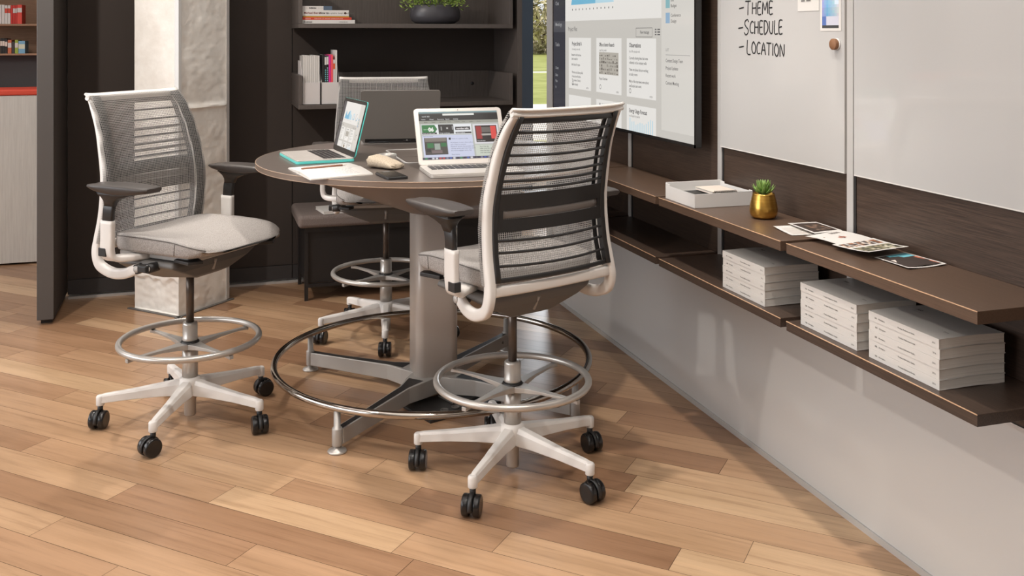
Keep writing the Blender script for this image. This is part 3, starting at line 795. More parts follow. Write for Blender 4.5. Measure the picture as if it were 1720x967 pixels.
        # pad: plan outline tapered, dished
        a=MB(); x0,x1=-.152,.125; rings=[]
        for i in range(17):
            t_=i/16; x=x0+(x1-x0)*t_; w=.051*(1-.16*abs(2*t_-.9)**2.2); 
            e=min(t_,1-t_)*16; 
            k=1 if e>=1.5 else (.93 if e>=1 else .80)
            w*=k; zt=.893-.005*(2*t_-1)**2; zb=.8605+.013*abs(2*t_-1)**1.8
            ring=[(x,-w*.72,zb),(x,-w*.9,zb+.005),(x,-w,zt-.007),(x,-w*.95,zt-.001),(x,-w*.5,zt),(x,0,zt-.001),(x,w*.5,zt),(x,w*.95,zt-.001),(x,w,zt-.007),(x,w*.9,zb+.005),(x,w*.72,zb)]
            rings.append([(p[0],p[1]+s*.29,p[2]) for p in ring])
        k=11; vs=[p for r in rings for p in r]; S=17
        a.add(vs,[tuple(range(k))[::-1],tuple(range((S-1)*k,S*k))],'padblack',False)
        a.add(vs,[(i*k+q,i*k+(q+1)%k,(i+1)*k+(q+1)%k,(i+1)*k+q) for i in range(S-1) for q in range(k)],'padblack',True)
        a.build('arm_pad',t)
    return t
def place(c,x,y,phi,leg0,sp0,cast,dz=0,label=None):
    c.location=(x,y,0); c.rotation_euler=(0,0,R(phi))
    if label: c['label']=label
    c['group']='drafting chairs round the table'
    i=0;j=0
    for k in c.children:
        nm=k.name.split('.')[0]
        if nm=='leg':
            a=leg0+72*i; k.rotation_euler=(0,0,R(a-phi))
            for q in k.children: q.rotation_euler=(0,0,R(cast[i]-a))
            i+=1
        elif nm=='ring_spoke': k.rotation_euler=(0,0,R(sp0+90*j-phi)); j+=1
chair=build_chair('')
chB=dup(chair); chR=dup(chair)
# caster angles: world direction of the caster's local x (wheel axis is 90 degrees from it)
place(chair,-.039,3.759,-43.6,32,34,[205,95,70,35,95],0,'grey-mesh white drafting chair by the concrete column, left of the table')
place(chR,.951,3.001,109.5,14,36.5,[100,75,70,62,110],0,'nearest drafting chair, seen from behind with its black back rods showing')
place(chB,.821,4.544,-98,43,30,[200,80,60,75,120],0,'drafting chair on the far side of the table, half hidden by open laptops')
# ---------------------------------------------------------------- round table with foot ring
tb=thing('round_table','round counter-height table with taupe top, bronze underside and chrome foot ring','table',(.861,3.738,0))
RT=.67
MB().lathe([(0,.9035),(RT-.004,.9035),(RT,.907),(RT,.9225),(RT-.002,.925),(0,.925)],'tabletop',128,sm=False).build('tabletop',tb)
e=MB(); n=128
e.tube([(RT*math.cos(2*PI*i/n),RT*math.sin(2*PI*i/n),.9232) for i in range(n)],.0016,'tableline',8,closed=True,side=(0,0,1))
e.tube([(RT*math.cos(2*PI*i/n),RT*math.sin(2*PI*i/n),.9052) for i in range(n)],.0016,'tableline',8,closed=True,side=(0,0,1))
e.lathe([(RT+.0004,.907),(RT+.0004,.922)],'tableedge',128)
e.build('edge_band',tb,merge=False)
MB().lathe([(.105,.715),(.12,.722),(.2,.752),(.32,.80),(.44,.848),(.54,.885),(.575,.9),(.58,.903),(0,.903)],'tableunder',96).build('cone_support',tb)
MB().prism(rrect(.165,.16,.032,8),.03,.74,'column',sm=True).build('column',tb)
for i,(sx,sy) in enumerate(((1,1),(-1,1),(-1,-1),(1,-1))):
    a=math.atan2(sy*.422,sx*.427); Lg=.60
    T=Matrix.Rotation(a,4,'Z'); m=MB()
    st=[(.05,.060,.030,.094),(.12,.046,.030,.093),(.2,.022,.030,.089),(.45,.016,.026,.080),(.588,.016,.024,.077)]
    vs=[]
    for x,w,z0,z1 in st: vs+=[(x,-w,z0),(x,w,z0),(x,w,z1),(x,-w,z1)]
    fs=[(3,2,1,0),(16,17,18,19)]+[(p*4+q,p*4+(q+1)%4,(p+1)*4+(q+1)%4,(p+1)*4+q) for p in range(4) for q in range(4)]
    m.add(vs,fs,'metal',False,T); lg=m.build('leg',tb,bevel=.003)
    m=MB(); m.add([(x,y*w*.72,z1+.0004) for x,w,z0,z1 in st[1:] for y in (-1,1)],[(0,1,3,2),(2,3,5,4),(4,5,7,6)],'black',False,T); m.build('leg_inlay',lg,recalc=False)
    c=(.600*math.cos(a),.600*math.sin(a),0)
    m=MB().lathe([(0,0),(.031,0),(.033,.003),(.030,.008),(.012,.012),(.011,.022),(0,.022)],'satin',28,c=c)
    m.lathe([(0,.022),(.0165,.022),(.0175,.025),(.0175,.078),(.0165,.081),(.0115,.082),(.0115,.139),(0,.139)],'metal',24,c=c)
    m.build('foot_post',tb)
    MB().lathe([(0,0),(.006,0),(.006,.002),(0,.002)],'dgrey',14,T=T@Matrix.Translation((.54,-.0165,.052))@Matrix.Rotation(R(90),4,'X')).build('leg_bolt',lg)
n=128
MB().tube([(.604*math.cos(2*PI*i/n),.604*math.sin(2*PI*i/n),.149) for i in range(n)],.0128,'chrome',18,closed=True,side=(0,0,1)).build('foot_ring',tb)
# power well let into the top
x0,x1,y0,y1=-.145,.145,-.185,.235
fr=MB()
fr.sweep([((x0+x1)/2+px,(y0+y1)/2+py,.9262) for px,py in rrect(x1-x0,y1-y0,.025,6)],rrect(.004,.007,.001,1),(0,0,1),'alu',closed=True)
pw=fr.build('power_well_frame',tb)
MB().box(x0+.012,x1-.012,y0+.012,.0,.9252,.9262,'tabletop').box(x0+.012,x1-.012,.006,y1-.012,.9252,.9262,'tabletop').build('well_lid',pw)
t=thing('floor_power_box','black floor power box with sockets under the round table','power box',(.90,3.60,0),R(20))
MB().box(-.16,.16,-.10,.10,.0,.012,'black').build('plate',t,bevel=.003)
m=MB()
for i in range(4): m.lathe([(0,.0122),(.016,.0122),(.016,.016),(.012,.016),(.012,.0135),(0,.0135)],'dgrey',20,c=(-.115+.05*i,-.05,0))
m.build('socket',t)
MB().box(-.01,.14,-.02,.08,.0122,.018,'dgrey').build('cover_flap',t,bevel=.002)

# ---------------------------------------------------------------- dashboard picture shown on two displays
def dashboard(s,k=1.0,detail=True):
    G=em(196,192,185);Wh=em(226,223,218);Sd=em(52,52,60);Tx=em(88,86,86);Bl=em(112,176,206);Lb=em(176,208,222)
    s.rect(0,.99,1.49,1.86,G,1)
    s.rect(0,.99,.171,1.86,Sd,2)
    for v,tx in ((1.535,'Chat'),(1.43,'Meetings'),(1.33,'Tasks'),(1.215,'Client'),(1.18,'Sales'),(1.15,'Plan'),(1.12,'In')):
        s.text(tx,.03,v,.026 if v>1.25 else .019,em(150,150,152),3,.01)
    s.rect(0,1.40,.171,1.455,em(74,74,80),2.5)
    s.rect(.171,1.453,1.225,1.86,Wh,2)
    s.poly([(.25,1.53),(.555,1.53),(.555,1.70),(.48,1.66),(.43,1.60),(.385,1.60),(.35,1.66),(.32,1.69)],Bl,3)
    s.poly([(.555,1.53),(.765,1.53),(.72,1.62),(.65,1.64),(.60,1.70),(.555,1.70)],Lb,3)
    for i in range(12): s.rect(.265+i*.044,1.503,.273+i*.044,1.511,Tx,3)
    s.ring(.885,1.60,.045,.065,Bl,150,400,3); s.ring(.885,1.60,.045,.065,Lb,40,150,3)
    s.ring(1.10,1.60,.045,.065,Bl,270,360,3); s.ring(1.10,1.60,.058,.065,Tx,90,270,3)
    s.rect(1.225,1.02,1.49,1.86,em(208,204,197),2)
    for v,c,a,b_ in ((1.57,Bl,'Jan 12','Today'),(1.51,em(132,176,182),'Info','Budget'),(1.452,em(140,170,196),'Conference','Design')):
        s.rect(1.262,v-.020,1.297,v+.020,c,3); s.text(a,1.305,v+.004,.017,Tx,3,.01); s.text(b_,1.305,v-.018,.017,Tx,3,.01)
    s.text('LIST',1.262,1.325,.015,em(130,128,126),3); s.rect(1.262,1.310,1.46,1.312,em(150,148,146),3)
    for i,a in enumerate(('Content Design Team','Project Updates','Recent work','Content Meeting')): s.text(a,1.262,1.283-i*.0285,.0185,Tx,3,.01,.85)
    s.text('Project Files',.21,1.405,.030,em(110,108,106),3,.01,.8)
    s.text('New message',1.03,1.392,.019,Tx,3,.01,.8); s.rect(.99,1.378,1.145,1.380,Tx,3); s.rect(.99,1.414,1.145,1.416,Tx,3); s.rect(.99,1.38,.992,1.414,Tx,3); s.rect(1.143,1.38,1.145,1.414,Tx,3)
    for i in range(3): s.rect(1.168,1.386+i*.010,1.182,1.391+i*.010,Tx,3); s.rect(1.19,1.386+i*.010,1.214,1.391+i*.010,Tx,3)
    X=(( .22,.503),(.567,.845),(.90,1.178))
    for u0,u1 in X:
        s.rect(u0,1.13,u1,1.373,Wh,3); s.rect(u0,.99,u1,1.098,Wh,3)
    s.text('Project Brief A',.262,1.336,.026,Tx,4,.025,.8); s.text('Office at Interior Research',.60,1.336,.023,Tx,4,.03,.68); s.text('Observations',.925,1.336,.026,Tx,4,.025,.8)
    for u0,w in ((.262,'In meeting room with'),(.60,'a tool for growth'),(.925,'by all the people with')): s.text(w,u0,1.314,.015,Tx,4,.0,.8)
    def para(u,v,ls,sz=.0165):
        for i,l in enumerate(ls): s.text(l,u,v-i*.019,sz,Tx,4,.012,.8)
    para(.256,1.286,['Research and interview','client needs for'])
    para(.256,1.240,['Initial ideas for space'])
    para(.262,1.203,['Personas and client profile','in use across the site'])
    para(.262,1.165,['The review of what is','known already'])
    para(.925,1.286,['Currently sharing ideas that were','collected on the company walls'])
    para(.925,1.238,['These are places that are working','as study rooms'])
    para(.925,1.190,['Many of the interviews were about','small scale team work'])
    s.rect(.60,1.212,.815,1.310,em(176,170,160),4)
    r=random.Random(3)
    for i in range(10):
        for j in range(6):
            if r.random()<.8:
                a=.604+i*.021; b=1.215+j*.0155; s.rect(a,b,a+r.uniform(.006,.018),b+r.uniform(.003,.012),em(*r.choice([(120,114,106),(146,140,132),(104,98,92)])),5)
    s.text('Project Overview',.60,1.187,.0165,Tx,4,.012,.8)
    for u in (.27,.61,.93): s.ring(u+.005,1.155,.008,.0105,Tx,0,360,4,10)
    for u in (.445,.79,1.12): s.text('OPEN',u,1.137,.011,Tx,4)
    s.text('Energy Usage Forecast',.925,1.066,.024,Tx,4,.025,.78); s.text('see all years by quarter',.925,1.048,.014,Tx,4,0,.8)
    for i,h in enumerate((.052,.034,.036,.022,.028,.036,.034,.03,.036,.048,.058,.055)): s.rect(.93+i*.0195,.99,.937+i*.0195,1.0+h*.85,Lb,4)
    s.text('Workplace Trends',.60,1.066,.024,Tx,4,.025,.75)
    s.rect(.62,1.0,.72,1.05,em(150,134,110),4)

# ---------------------------------------------------------------- laptops
def laptop(label,cx,cy,rz,w,d,Ln,tilt,body,deck,screenfn,z=.925,th=.014,shell=None,bez='blackgloss'):
    t=thing('laptop',label,'laptop',(cx,cy,z),R(rz),'open laptops on the round table')
    z0=.0005
    m=MB().prism(rrect(w,d,.014,5),z0,th*.72,shell or body).prism(rrect(w-.002,d-.002,.014,5),th*.72,th,deck)
    bo=m.build('base',t,bevel=.0012)
    k=MB(); kw=w*.86; ky0=-d*.02; kd=d*.40
    k.box(-kw/2,kw/2,ky0,ky0+kd,th,th+.0003,'well')
    rows=5
    for j in range(rows):
        n=13 if j else 6; hh=kd/rows
        xs=[(-kw/2+kw*i/13,-kw/2+kw*(i+1)/13) for i in range(13)] if j else [(-kw/2+kw*i/13,-kw/2+kw*(i+1)/13) for i in (0,1,2,3)]+[(-kw/2+kw*4/13,-kw/2+kw*9/13)]+[(-kw/2+kw*i/13,-kw/2+kw*(i+1)/13) for i in (9,10,11,12)]
        for a,b in xs: k.box(a+.0022,b-.0022,ky0+hh*j+.0018,ky0+hh*(j+1)-.0018,th+.0003,th+.0016,'black')
    k.build('keyboard',bo)
    MB().box(-.052,.052,-d*.44,-d*.09,th,th+.0004,deck).box(-.0525,.0525,-d*.4405,-d*.44,th,th+.0005,'lgrey').box(-.0525,-.052,-d*.44,-d*.09,th,th+.0005,'lgrey').box(.052,.0525,-d*.44,-d*.09,th,th+.0005,'lgrey').build('trackpad',bo)
    T=Matrix.Translation((0,d/2-.004,th*.9))@Matrix.Rotation(-R(tilt),4,'X')@Matrix.Rotation(R(90),4,'X')
    # lid frame: x across, y up the lid, z towards the viewer
    m=MB(); ol=[(x,y+Ln/2+.002) for x,y in rrect(w,Ln,.012,5)]
    m.prism(ol,-.0055,-.0015,shell or body,T=T).prism([(x*.995,(y-Ln/2)*.995+Ln/2) for x,y in ol],-.0015,0,deck if bez is None else bez,T=T)
    m.tube([tuple(T@Vector((-w*.4,0,-.003))),tuple(T@Vector((w*.4,0,-.003)))],.0045,'blackgloss',10)
    lid=m.build('lid',t)
    lid_T=T
    q=MB(); s=Sheet(q,lambda u,v,h:tuple(T@Vector((u,v,h+.0002))),.00012); screenfn(s,w,Ln); q.build('display',lid,recalc=False,merge=False)
    return t,lid,T
def web(s,w,L):
    x0,x1=-w/2+.016,w/2-.016; y0,y1=.022,L-.012; W=x1-x0; Hh=y1-y0
    def rc(a,b,c,d,m,l): s.rect(x0+W*a,y1-Hh*d,x0+W*c,y1-Hh*b,m,l)
    def tx(t,a,b,sz,m,l=4,bold=.01,sx=.9): s.text(t,x0+W*a,y1-Hh*b,sz,m,l,bold,sx)
    rc(0,0,1,1,em(176,178,172),1)
    rc(0,0,1,.035,em(120,146,150),2); rc(.30,.045,.70,.085,em(226,226,220),3); rc(0,.035,1,.06,em(60,60,60),2)
    rc(0,.06,1,.19,em(38,36,36),2); rc(0,.19,1,.25,em(150,150,140),2)
    tx('work 360',.04,.115,.008,em(200,200,200)); 
    for i,a in enumerate(('Home','Global','Resources','Spaces','Activity')): tx(a,.03+.1*i,.175,.0065,em(220,220,220))
    for i,a in enumerate(('About','People','Applications','Projects','Company','Tools','Insights','Library')): tx(a,.06+.095*i,.232,.0055,em(80,80,78))
    rc(.02,.27,.645,.485,em(222,224,226),2)
    s.poly([(x0+W*.025,y1-Hh*.28),(x0+W*.185,y1-Hh*.28),(x0+W*.215,y1-Hh*.37),(x0+W*.185,y1-Hh*.44),(x0+W*.025,y1-Hh*.44)],em(36,112,56),3)
    tx('06',.105,.415,.021,em(236,236,230),4,.05); tx('NEW WORK',.045,.385,.005,em(200,220,200),4); rc(.025,.44,.205,.475,em(30,30,30),3); tx('Your new team room',.035,.467,.0055,em(230,230,230))
    rc(.23,.275,.42,.475,em(34,32,32),3); rc(.26,.32,.275,.40,em(150,150,148),4); rc(.33,.34,.35,.375,em(190,190,186),4); rc(.40,.31,.413,.39,em(150,150,150),4); tx('Design workshops',.24,.467,.0055,em(220,220,220))
    rc(.44,.33,.63,.40,em(40,36,38),3); tx('meridian talks',.455,.385,.009,em(230,225,225),4,.03); rc(.44,.44,.64,.475,em(40,36,38),3); tx('Latest headlines',.45,.467,.0055,em(220,220,220))
    rc(.02,.50,.645,.955,em(196,200,222),2); tx('Featured stories',.03,.53,.006,em(80,80,100))
    rc(.04,.55,.32,.90,em(64,58,54),3); rc(.05,.55,.31,.63,em(120,112,104),4); rc(.07,.66,.15,.76,em(40,110,60),4); rc(.24,.66,.31,.74,em(40,104,58),4); rc(.16,.67,.23,.80,em(150,160,150),4); rc(.12,.81,.25,.87,em(112,96,96),4); rc(.055,.78,.11,.84,em(26,24,24),4)
    rc(.345,.555,.37,.60,em(30,30,34),3)
    for i,l in enumerate(('News at a glance today','','Workplace is more than a place','and a way to connect','Research shows that people who','choose where and how they work','are more engaged every day','','Read more')): tx(l,.38 if i<1 else .36,.59+i*.041,.0068,em(92,94,120),4,.0,.95)
    rc(.665,.285,.985,.70,em(214,212,216),2); rc(.69,.315,.965,.665,em(44,36,36),3); rc(.70,.33,.77,.60,em(150,44,44),4); rc(.885,.33,.955,.60,em(214,76,70),4); rc(.77,.35,.885,.46,em(104,98,94),4); rc(.76,.49,.885,.53,em(170,164,158),4); tx('Take the tour',.70,.65,.006,em(220,220,220),5)
    rc(.665,.72,.985,.955,em(196,202,190),2)
    for i,l in enumerate(('Tip of the day','make room for ideas','share the best of','your last project')): tx(l,.72,.77+i*.042,.0066,em(90,94,86),4)
    rc(0,.955,1,1,em(70,66,84),3)
    r=random.Random(9)
    for i in range(22): rc(.03+i*.043,.96,.058+i*.043,.995,em(*r.choice([(70,90,160),(170,60,60),(200,200,205),(60,130,90),(40,40,60),(120,120,150)])),4)
    s.ring(0,L-.006,0,.0018,'black',0,360,2,10)
def dashlid(s,w,L):
    class S2: pass
    x0,y0=-w/2+.012,.022; W=w-.024; Hh=L-.034
    s2=Sheet(s.mb,lambda u,v,h:s.P(x0+u/1.49*W,y0+(v-.99)/.87*Hh,h*.5),.00012)
    dashboard(s2)
def blank(s,w,L): s.rect(-w/2+.012,.02,w/2-.012,L-.012,em(150,154,160),1)
laptop('silver laptop facing the camera, web page on its screen, near table edge',.885,3.262,-2,.325,.227,.222,31,'alusilver','alusilver',web,bez='alusilver')
tl,lid,T=laptop('laptop in a teal shell on the left of the table, dashboard on screen',.418,3.806,-83,.318,.218,.212,14,'alusilver','alusilver',dashlid,shell='teal')
tl,lid,T=laptop('dark grey laptop seen from behind, open towards the far chair',.835,4.295,171,.335,.235,.238,20,'darklid','darklid',blank,shell='darklid')
MB().box(-.15,.15,.0,.015,-.0066,-.0056,'blackgloss',T=T).build('hinge_cover',lid)
MB().prism([(-.045,.004),(-.012,.004),(-.012,.016),(-.045,.016)],-.0072,-.0067,'black',T=T).prism([(-.033,.007),(-.024,.007),(-.0285,.013)],-.0076,-.0073,'lgrey',T=T).build('hinge_label',lid)

# ---------------------------------------------------------------- small things on the table
def quadP(c,z,bow=None):
    A,B,Cc,D=[Vector((*p,0)) for p in c]
    def P(u,v,h):
        p=A*(1-u)*(1-v)+B*u*(1-v)+Cc*u*v+D*(1-u)*v
        return (p.x,p.y,z+h+(bow(u,v) if bow else 0))
    return P
ZT=.925
t=thing('notebook','open white notebook lying in front of the teal laptop','notebook',(0,0,0))
c=[(.292,3.535),(.338,3.238),(.552,3.305),(.512,3.610)]   # u: towards the viewer edge, v: to the right
bw=lambda u,v:.010*(1-abs(2*u-1))**.7*(.6 if u<.5 else .75)+.0035
m=MB(); P=quadP(c,ZT+.0005,bw); P0=quadP(c,ZT+.0004)
for a,b in ((0,.494),(.506,1)):
    nu=10
    for i in range(nu):
        u0=a+(b-a)*i/nu;u1=a+(b-a)*(i+1)/nu
        m.add([P(u0,0,0),P(u1,0,0),P(u1,1,0),P(u0,1,0)],[(0,1,2,3)],'paper',True)
        m.add([P0(u0,0,0),P0(u1,0,0),P(u1,0,0),P(u0,0,0)],[(0,1,2,3)],'page').add([P0(u0,1,0),P0(u1,1,0),P(u1,1,0),P(u0,1,0)],[(0,1,2,3)],'page')
    for u in (a,b): m.add([P0(u,0,0),P0(u,1,0),P(u,1,0),P(u,0,0)],[(0,1,2,3)],'page')
m.build('pages',t); m=MB(); s=Sheet(m,P)
rn=random.Random(2)
for (ua,ub) in ((.06,.42),(.58,.95)):
    for i in range(6):
        u=ua+(ub-ua)*i/6; v=.18+rn.random()*.1
        while v<.8:
            l=rn.uniform(.02,.06); s.rect(u,v,u+.012,v+l,cm(150,150,160),1); v+=l+.02
        if rn.random()<.3: pass
m.build('handwriting',t,recalc=False)
MB().add([P0(-.01,-.01,0),P0(1.01,-.01,0),P0(1.01,1.01,0),P0(-.01,1.01,0)],[(0,1,2,3)],'lgrey').build('cover',t)
pc=[P(.47,.05,.0075),P(.49,.88,.0085)]
A,B=Vector(pc[0]),Vector(pc[1]); d=(B-A).normalized()
t=thing('pencil','brown pencil lying along the fold of the open notebook','pencil',tuple(A))
m=MB(); m.tube([(0,0,0),tuple(d*.15)],.0033,'pencil',6); m.build('barrel',t)
m=MB(); m.tube([tuple(d*.15),tuple(d*.166)],.0033,'beige',6,scale=lambda i:(1,1) if i==0 else (.15,.15)); m.build('tip',t)
# pouch
t=thing('cloth_pouch','small beige canvas pouch on the table between notebook and silver laptop','pouch',(.622,3.452,ZT+.0008),R(-52))
m=MB(); rings=[]
for i in range(25):
    u=i/24; x=-.058+.12*u; w=.040*(1-.10*u); hh=(.043*(1-.62*u**1.6)); k=1
    if i==0:k=.75
    if i==24:k=.55
    rings.append([(x+.003*math.sin(j*2.1),w*k*math.copysign(abs(math.cos(2*PI*j/24))**.65,math.cos(2*PI*j/24)),hh/2+hh/2*k*math.copysign(abs(math.sin(2*PI*j/24))**.8,math.sin(2*PI*j/24))*(1+.05*math.sin(x*160+j))-.0*u) for j in range(24)])
zmin=min(p[2] for r in rings for p in r)
vs=[(p[0],p[1],p[2]-zmin) for r in rings for p in r]
m.add(vs,[tuple(range(24))[::-1],tuple(range(24*24,25*24))]+[(a*24+q,a*24+(q+1)%24,(a+1)*24+(q+1)%24,(a+1)*24+q) for a in range(24) for q in range(24)],'pouch',True)
m.build('pouch_body',t)
MB().tube([(-.0595,.026*math.cos(a),.0225+.014*math.sin(a)) for a in [2*PI*i/20 for i in range(20)]],.0026,'pouch',6,closed=True,side=(1,0,0)).add([(-.0585,.024*math.cos(a),.0225+.012*math.sin(a)) for a in [2*PI*i/20 for i in range(20)]],[tuple(range(20))],'seam').build('mouth_hem',t)
# phone
t=thing('mobile_phone','black mobile phone lying face up at the near table edge','phone',(.603,3.237,ZT+.0006),R(-83))
MB().prism(rrect(.146,.072,.010,5),0,.0085,'black').build('case',t,bevel=.0018)
MB().prism(rrect(.138,.065,.006,5),.0086,.0092,'blackgloss').build('screen',t)
MB().box(-.068,-.045,-.012,.012,.0093,.0096,'dgrey').build('notch',t)
# dish
t=thing('ring_dish','small round grey metal dish behind the canvas pouch','dish',(.664,3.645,ZT+.0006))
MB().lathe([(0,0),(.030,0),(.033,.003),(.034,.024),(.0325,.0265),(.030,.024),(.029,.006),(0,.005)],'satin',40).build('bowl',t)
MB().lathe([(0,.0062),(.0285,.0062),(.0285,.016),(0,.017)],'blackgloss',30).build('lining',t)
# ---------------------------------------------------------------- right wall
XW=1.78
strips=[3.92,3.142,2.398,1.645,.89,.13,-.62,-1.37]
m=MB().box(XW,XW+.1,YF,4.906,.507,ZC,'wood').box(XW+.003,XW+.1,YF,4.906,0,.507,'darkpanel')
wr=struct(m.build('wall_right'))
m=MB().box(XW-.001,XW+.003,YF,4.90,.018,.494,'lowglass').build('glass_panel',wr)
struct(MB().box(XW-.006,XW-.0012,YF,4.905,0,.0175,'alu').build('trim_1')); struct(MB().box(XW-.004,XW-.0012,YF,4.905,.4945,.5065,'alu').build('trim_2'))
st=MB().box(XW-.006,XW+.106,4.906,4.99,0,ZC,'alu')
struct(st.build('trim_3'))
ys=strips
for y in ys:
    struct(MB().box(XW-.005,XW-.0002,y-.016,y+.012,.508,ZC,'alu').box(XW-.002,XW-.0002,y-.026,y-.0165,.508,ZC,'black').build('trim_%d'%(4+ys.index(y))))
# cantilevered shelves
X0,X1=1.53,1.7795
def wshelf(y0,y1,zt,label,mm='woodtop',th=.028):
    t=thing('wall_shelf',label,'shelf',((X0+X1)/2,(y0+y1)/2,zt-th),0,'shelves along the right wall'); hx=(X1-X0)/2; hy=(y1-y0)/2
    hx-=.003
    MB().box(-hx,hx,-hy,hy,0,th,mm).build('board',t,bevel=.0012)
    MB().box(-hx-.0008,-hx+.0012,-hy,hy,th-.0016,th+.0004,'woodedge').build('edge_line',t)
    for y in (-hy+.05,hy-.05): MB().prism([(-hx+.06,y-.004),(hx-.001,y-.004),(hx-.001,y+.004),(-hx+.06,y+.004)],-.008,-.0003,'black').build('bracket',t)
    return t
seg=[(1.65,2.347,0),(2.376,3.137,0),(3.164,3.90,0),(3.93,4.70,0)]
lab={0:('nearest upper brown wall shelf, with the photo prints','nearest lower dark wall shelf, carrying two stacks of catalogues'),
1:('upper brown wall shelf carrying the white tray and gold pot','lower dark wall shelf carrying the far stack of catalogues'),
2:('bare upper wall shelf beneath the wall display','empty lower wall shelf beneath the wall display'),
3:('farthest upper wall shelf, behind the nearest chair','farthest lower wall shelf, behind the nearest chair')}
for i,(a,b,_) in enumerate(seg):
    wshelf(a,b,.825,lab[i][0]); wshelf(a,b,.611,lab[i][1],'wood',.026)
# whiteboards
def board(y1,y0,label):
    t=thing('whiteboard',label,'whiteboard',(XW,(y0+y1)/2,.997),0,'glass whiteboards on the right wall'); h=(y1-y0)/2
    MB().box(-.010,-.0005,-h,h,.003,1.75,'wbglass').build('glass',t)
    MB().box(-.011,-.0005,-h,h,0,.003,'paper').box(-.0105,-.0005,-h-.0012,-h,0,1.75,'alu').box(-.0105,-.0005,h,h+.0012,0,1.75,'alu').build('edge_trim',t)
    return t
w1=board(3.124,2.415,'white glass board with handwritten list, between display and middle strip')
board(2.370,1.662,'blank white glass board to the right of the handwritten one')
XB=XW-.0102
G={'T':(.7,[[(0,1),(.7,1.0)],[(.36,1),(.32,0)]]),'H':(.62,[[(.05,1),(.03,0)],[(.58,1),(.56,0)],[(.04,.5),(.57,.52)]]),
'E':(.5,[[(.5,1),(.06,.98),(.04,.02),(.5,0)],[(.05,.5),(.42,.52)]]),'M':(.8,[[(.02,0),(.1,1),(.4,.3),(.7,1),(.78,0)]]),
'S':(.62,[[(.6,.86),(.45,1),(.15,.93),(.08,.7),(.3,.52),(.55,.35),(.5,.08),(.2,0),(0,.15)]]),
'C':(.56,[[(.56,.88),(.35,1),(.1,.78),(.02,.4),(.18,.06),(.56,.1)]]),'D':(.62,[[(.06,1),(.06,0),(.36,.05),(.6,.35),(.55,.75),(.3,.97),(0,1)]]),
'U':(.6,[[(.03,1),(.05,.3),(.25,0),(.48,.12),(.56,1)]]),'L':(.5,[[(.08,1),(.04,.03),(.5,0)]]),
'O':(.62,[[(.32,1),(.08,.8),(.02,.35),(.25,0),(.52,.12),(.6,.6),(.32,1)]]),'A':(.64,[[(0,0),(.34,1),(.64,0)],[(.12,.36),(.54,.38)]]),
'I':(.14,[[(.08,1),(.06,0)]]),'N':(.66,[[(.04,0),(.08,1),(.56,0),(.64,1)]]),'-':(.6,[[(0,.45),(.6,.5)]])}
def hand(txt,y0,z0,width,h,slope=0,big=1.2):
    tot=sum(G[c][0]+.16 for c in txt)+.2; sc=width/tot; x=0; m=MB(); rn=random.Random(len(txt))
    for i,c in enumerate(txt):
        k=big if i==0 else 1; w,ss=G[c]
        for s in ss:
            pts=[]
            for a,b in s:
                u=(x+a*(1.15 if i==0 else 1))*sc; v=z0+b*h*k+u*slope+rn.uniform(-.001,.001)-(0.08*h if i==0 and k>1 else 0)
                pts.append((XB-.0006,y0-u,v))
            if len(pts)>2: pts=smoothpath(pts,3)
            m.sweep(pts,[(-.0022,-.0003),(.0022,-.0003),(.0022,.0003),(-.0022,.0003)],lambda i,pts=pts:Vector((1,0,0)).cross(Vector(pts[min(i+1,len(pts)-1)])-Vector(pts[max(i-1,0)])),'marker')
        x+=w*(1.15 if i==0 else 1)+.16+(.04 if i==0 else 0)
    o=m.build('handwriting',recalc=False); o.parent=w1; o.matrix_parent_inverse=Matrix.Translation(-w1.location); return o
hand('-',2.995,1.470,.042,.04,0,1); hand('-',3.0,1.402,.042,.04,0,1); hand('-',2.995,1.337,.042,.04,0,1)
hand('THEME',2.955,1.466,.178,.040); hand('SCHEDULE',2.962,1.401,.240,.042); hand('LOCATION',2.945,1.336,.235,.040,-.04)
# notes and magnet on the board
t=thing('pinned_note','white note with small print on the glass board, cut by the top edge','note',(XB,2.59,1.47))
MB().box(-.0012,-.0002,-.055,.055,0,.15,'paper').build('sheet',t)
q=MB(); s=Sheet(q,lambda u,v,h:(-.0012-h,.055-u,v)); s.rect(.018,.028,.04,.12,'lgrey',1); s.rect(.045,.028,.07,.12,'lgrey',1)
for i in range(9): s.rect(.019,.03+i*.01,.038,.034+i*.01,'dgrey',2); s.rect(.046,.03+i*.01,.068,.034+i*.01,'dgrey',2)
q.build('print',t,recalc=False)
t=thing('photo_print','photo print in blue tones on the glass board above the wooden magnet','photo',(XB,2.4785,1.409))
MB().box(-.0012,-.0002,-.05,.05,0,.155,'paper').build('sheet',t)
q=MB(); s=Sheet(q,lambda u,v,h:(-.0012-h,.05-u,v))
for i in range(16):
    for j in range(8):
        u0=.010+.08*j/8;u1=.010+.08*(j+1)/8;v0=.008+.14*i/16;v1=.008+.14*(i+1)/16
        t_=i/15; c=(int(90+90*abs(j-2)/6+60*t_),int(130+60*t_+6*j),int(190+30*t_))
        if i<1: c=(70,64,70)
        if 1<=i<4: c=(196,198,212) if j>1 else (90,110,170)
        if i>7 and j>5: c=(214,220,228)
        s.rect(u0,v0,u1,v1,cm(*[min(255,(x//12)*12) for x in c]),1)
q.build('picture',t,recalc=False)
t=thing('wooden_magnet','round wooden magnet on the glass board below the photo print','magnet',(XB,2.449,1.370))
Tm=Matrix.Rotation(R(-90),4,'Y')
MB().lathe([(0,.004),(.0155,.004),(.0165,.006),(.0165,.015),(.0155,.016),(0,.016)],'magwood',30,T=Tm).build('disc',t)
MB().lathe([(0,.0002),(.018,.0002),(.018,.004),(0,.004)],'trayw',30,T=Tm).build('base',t)
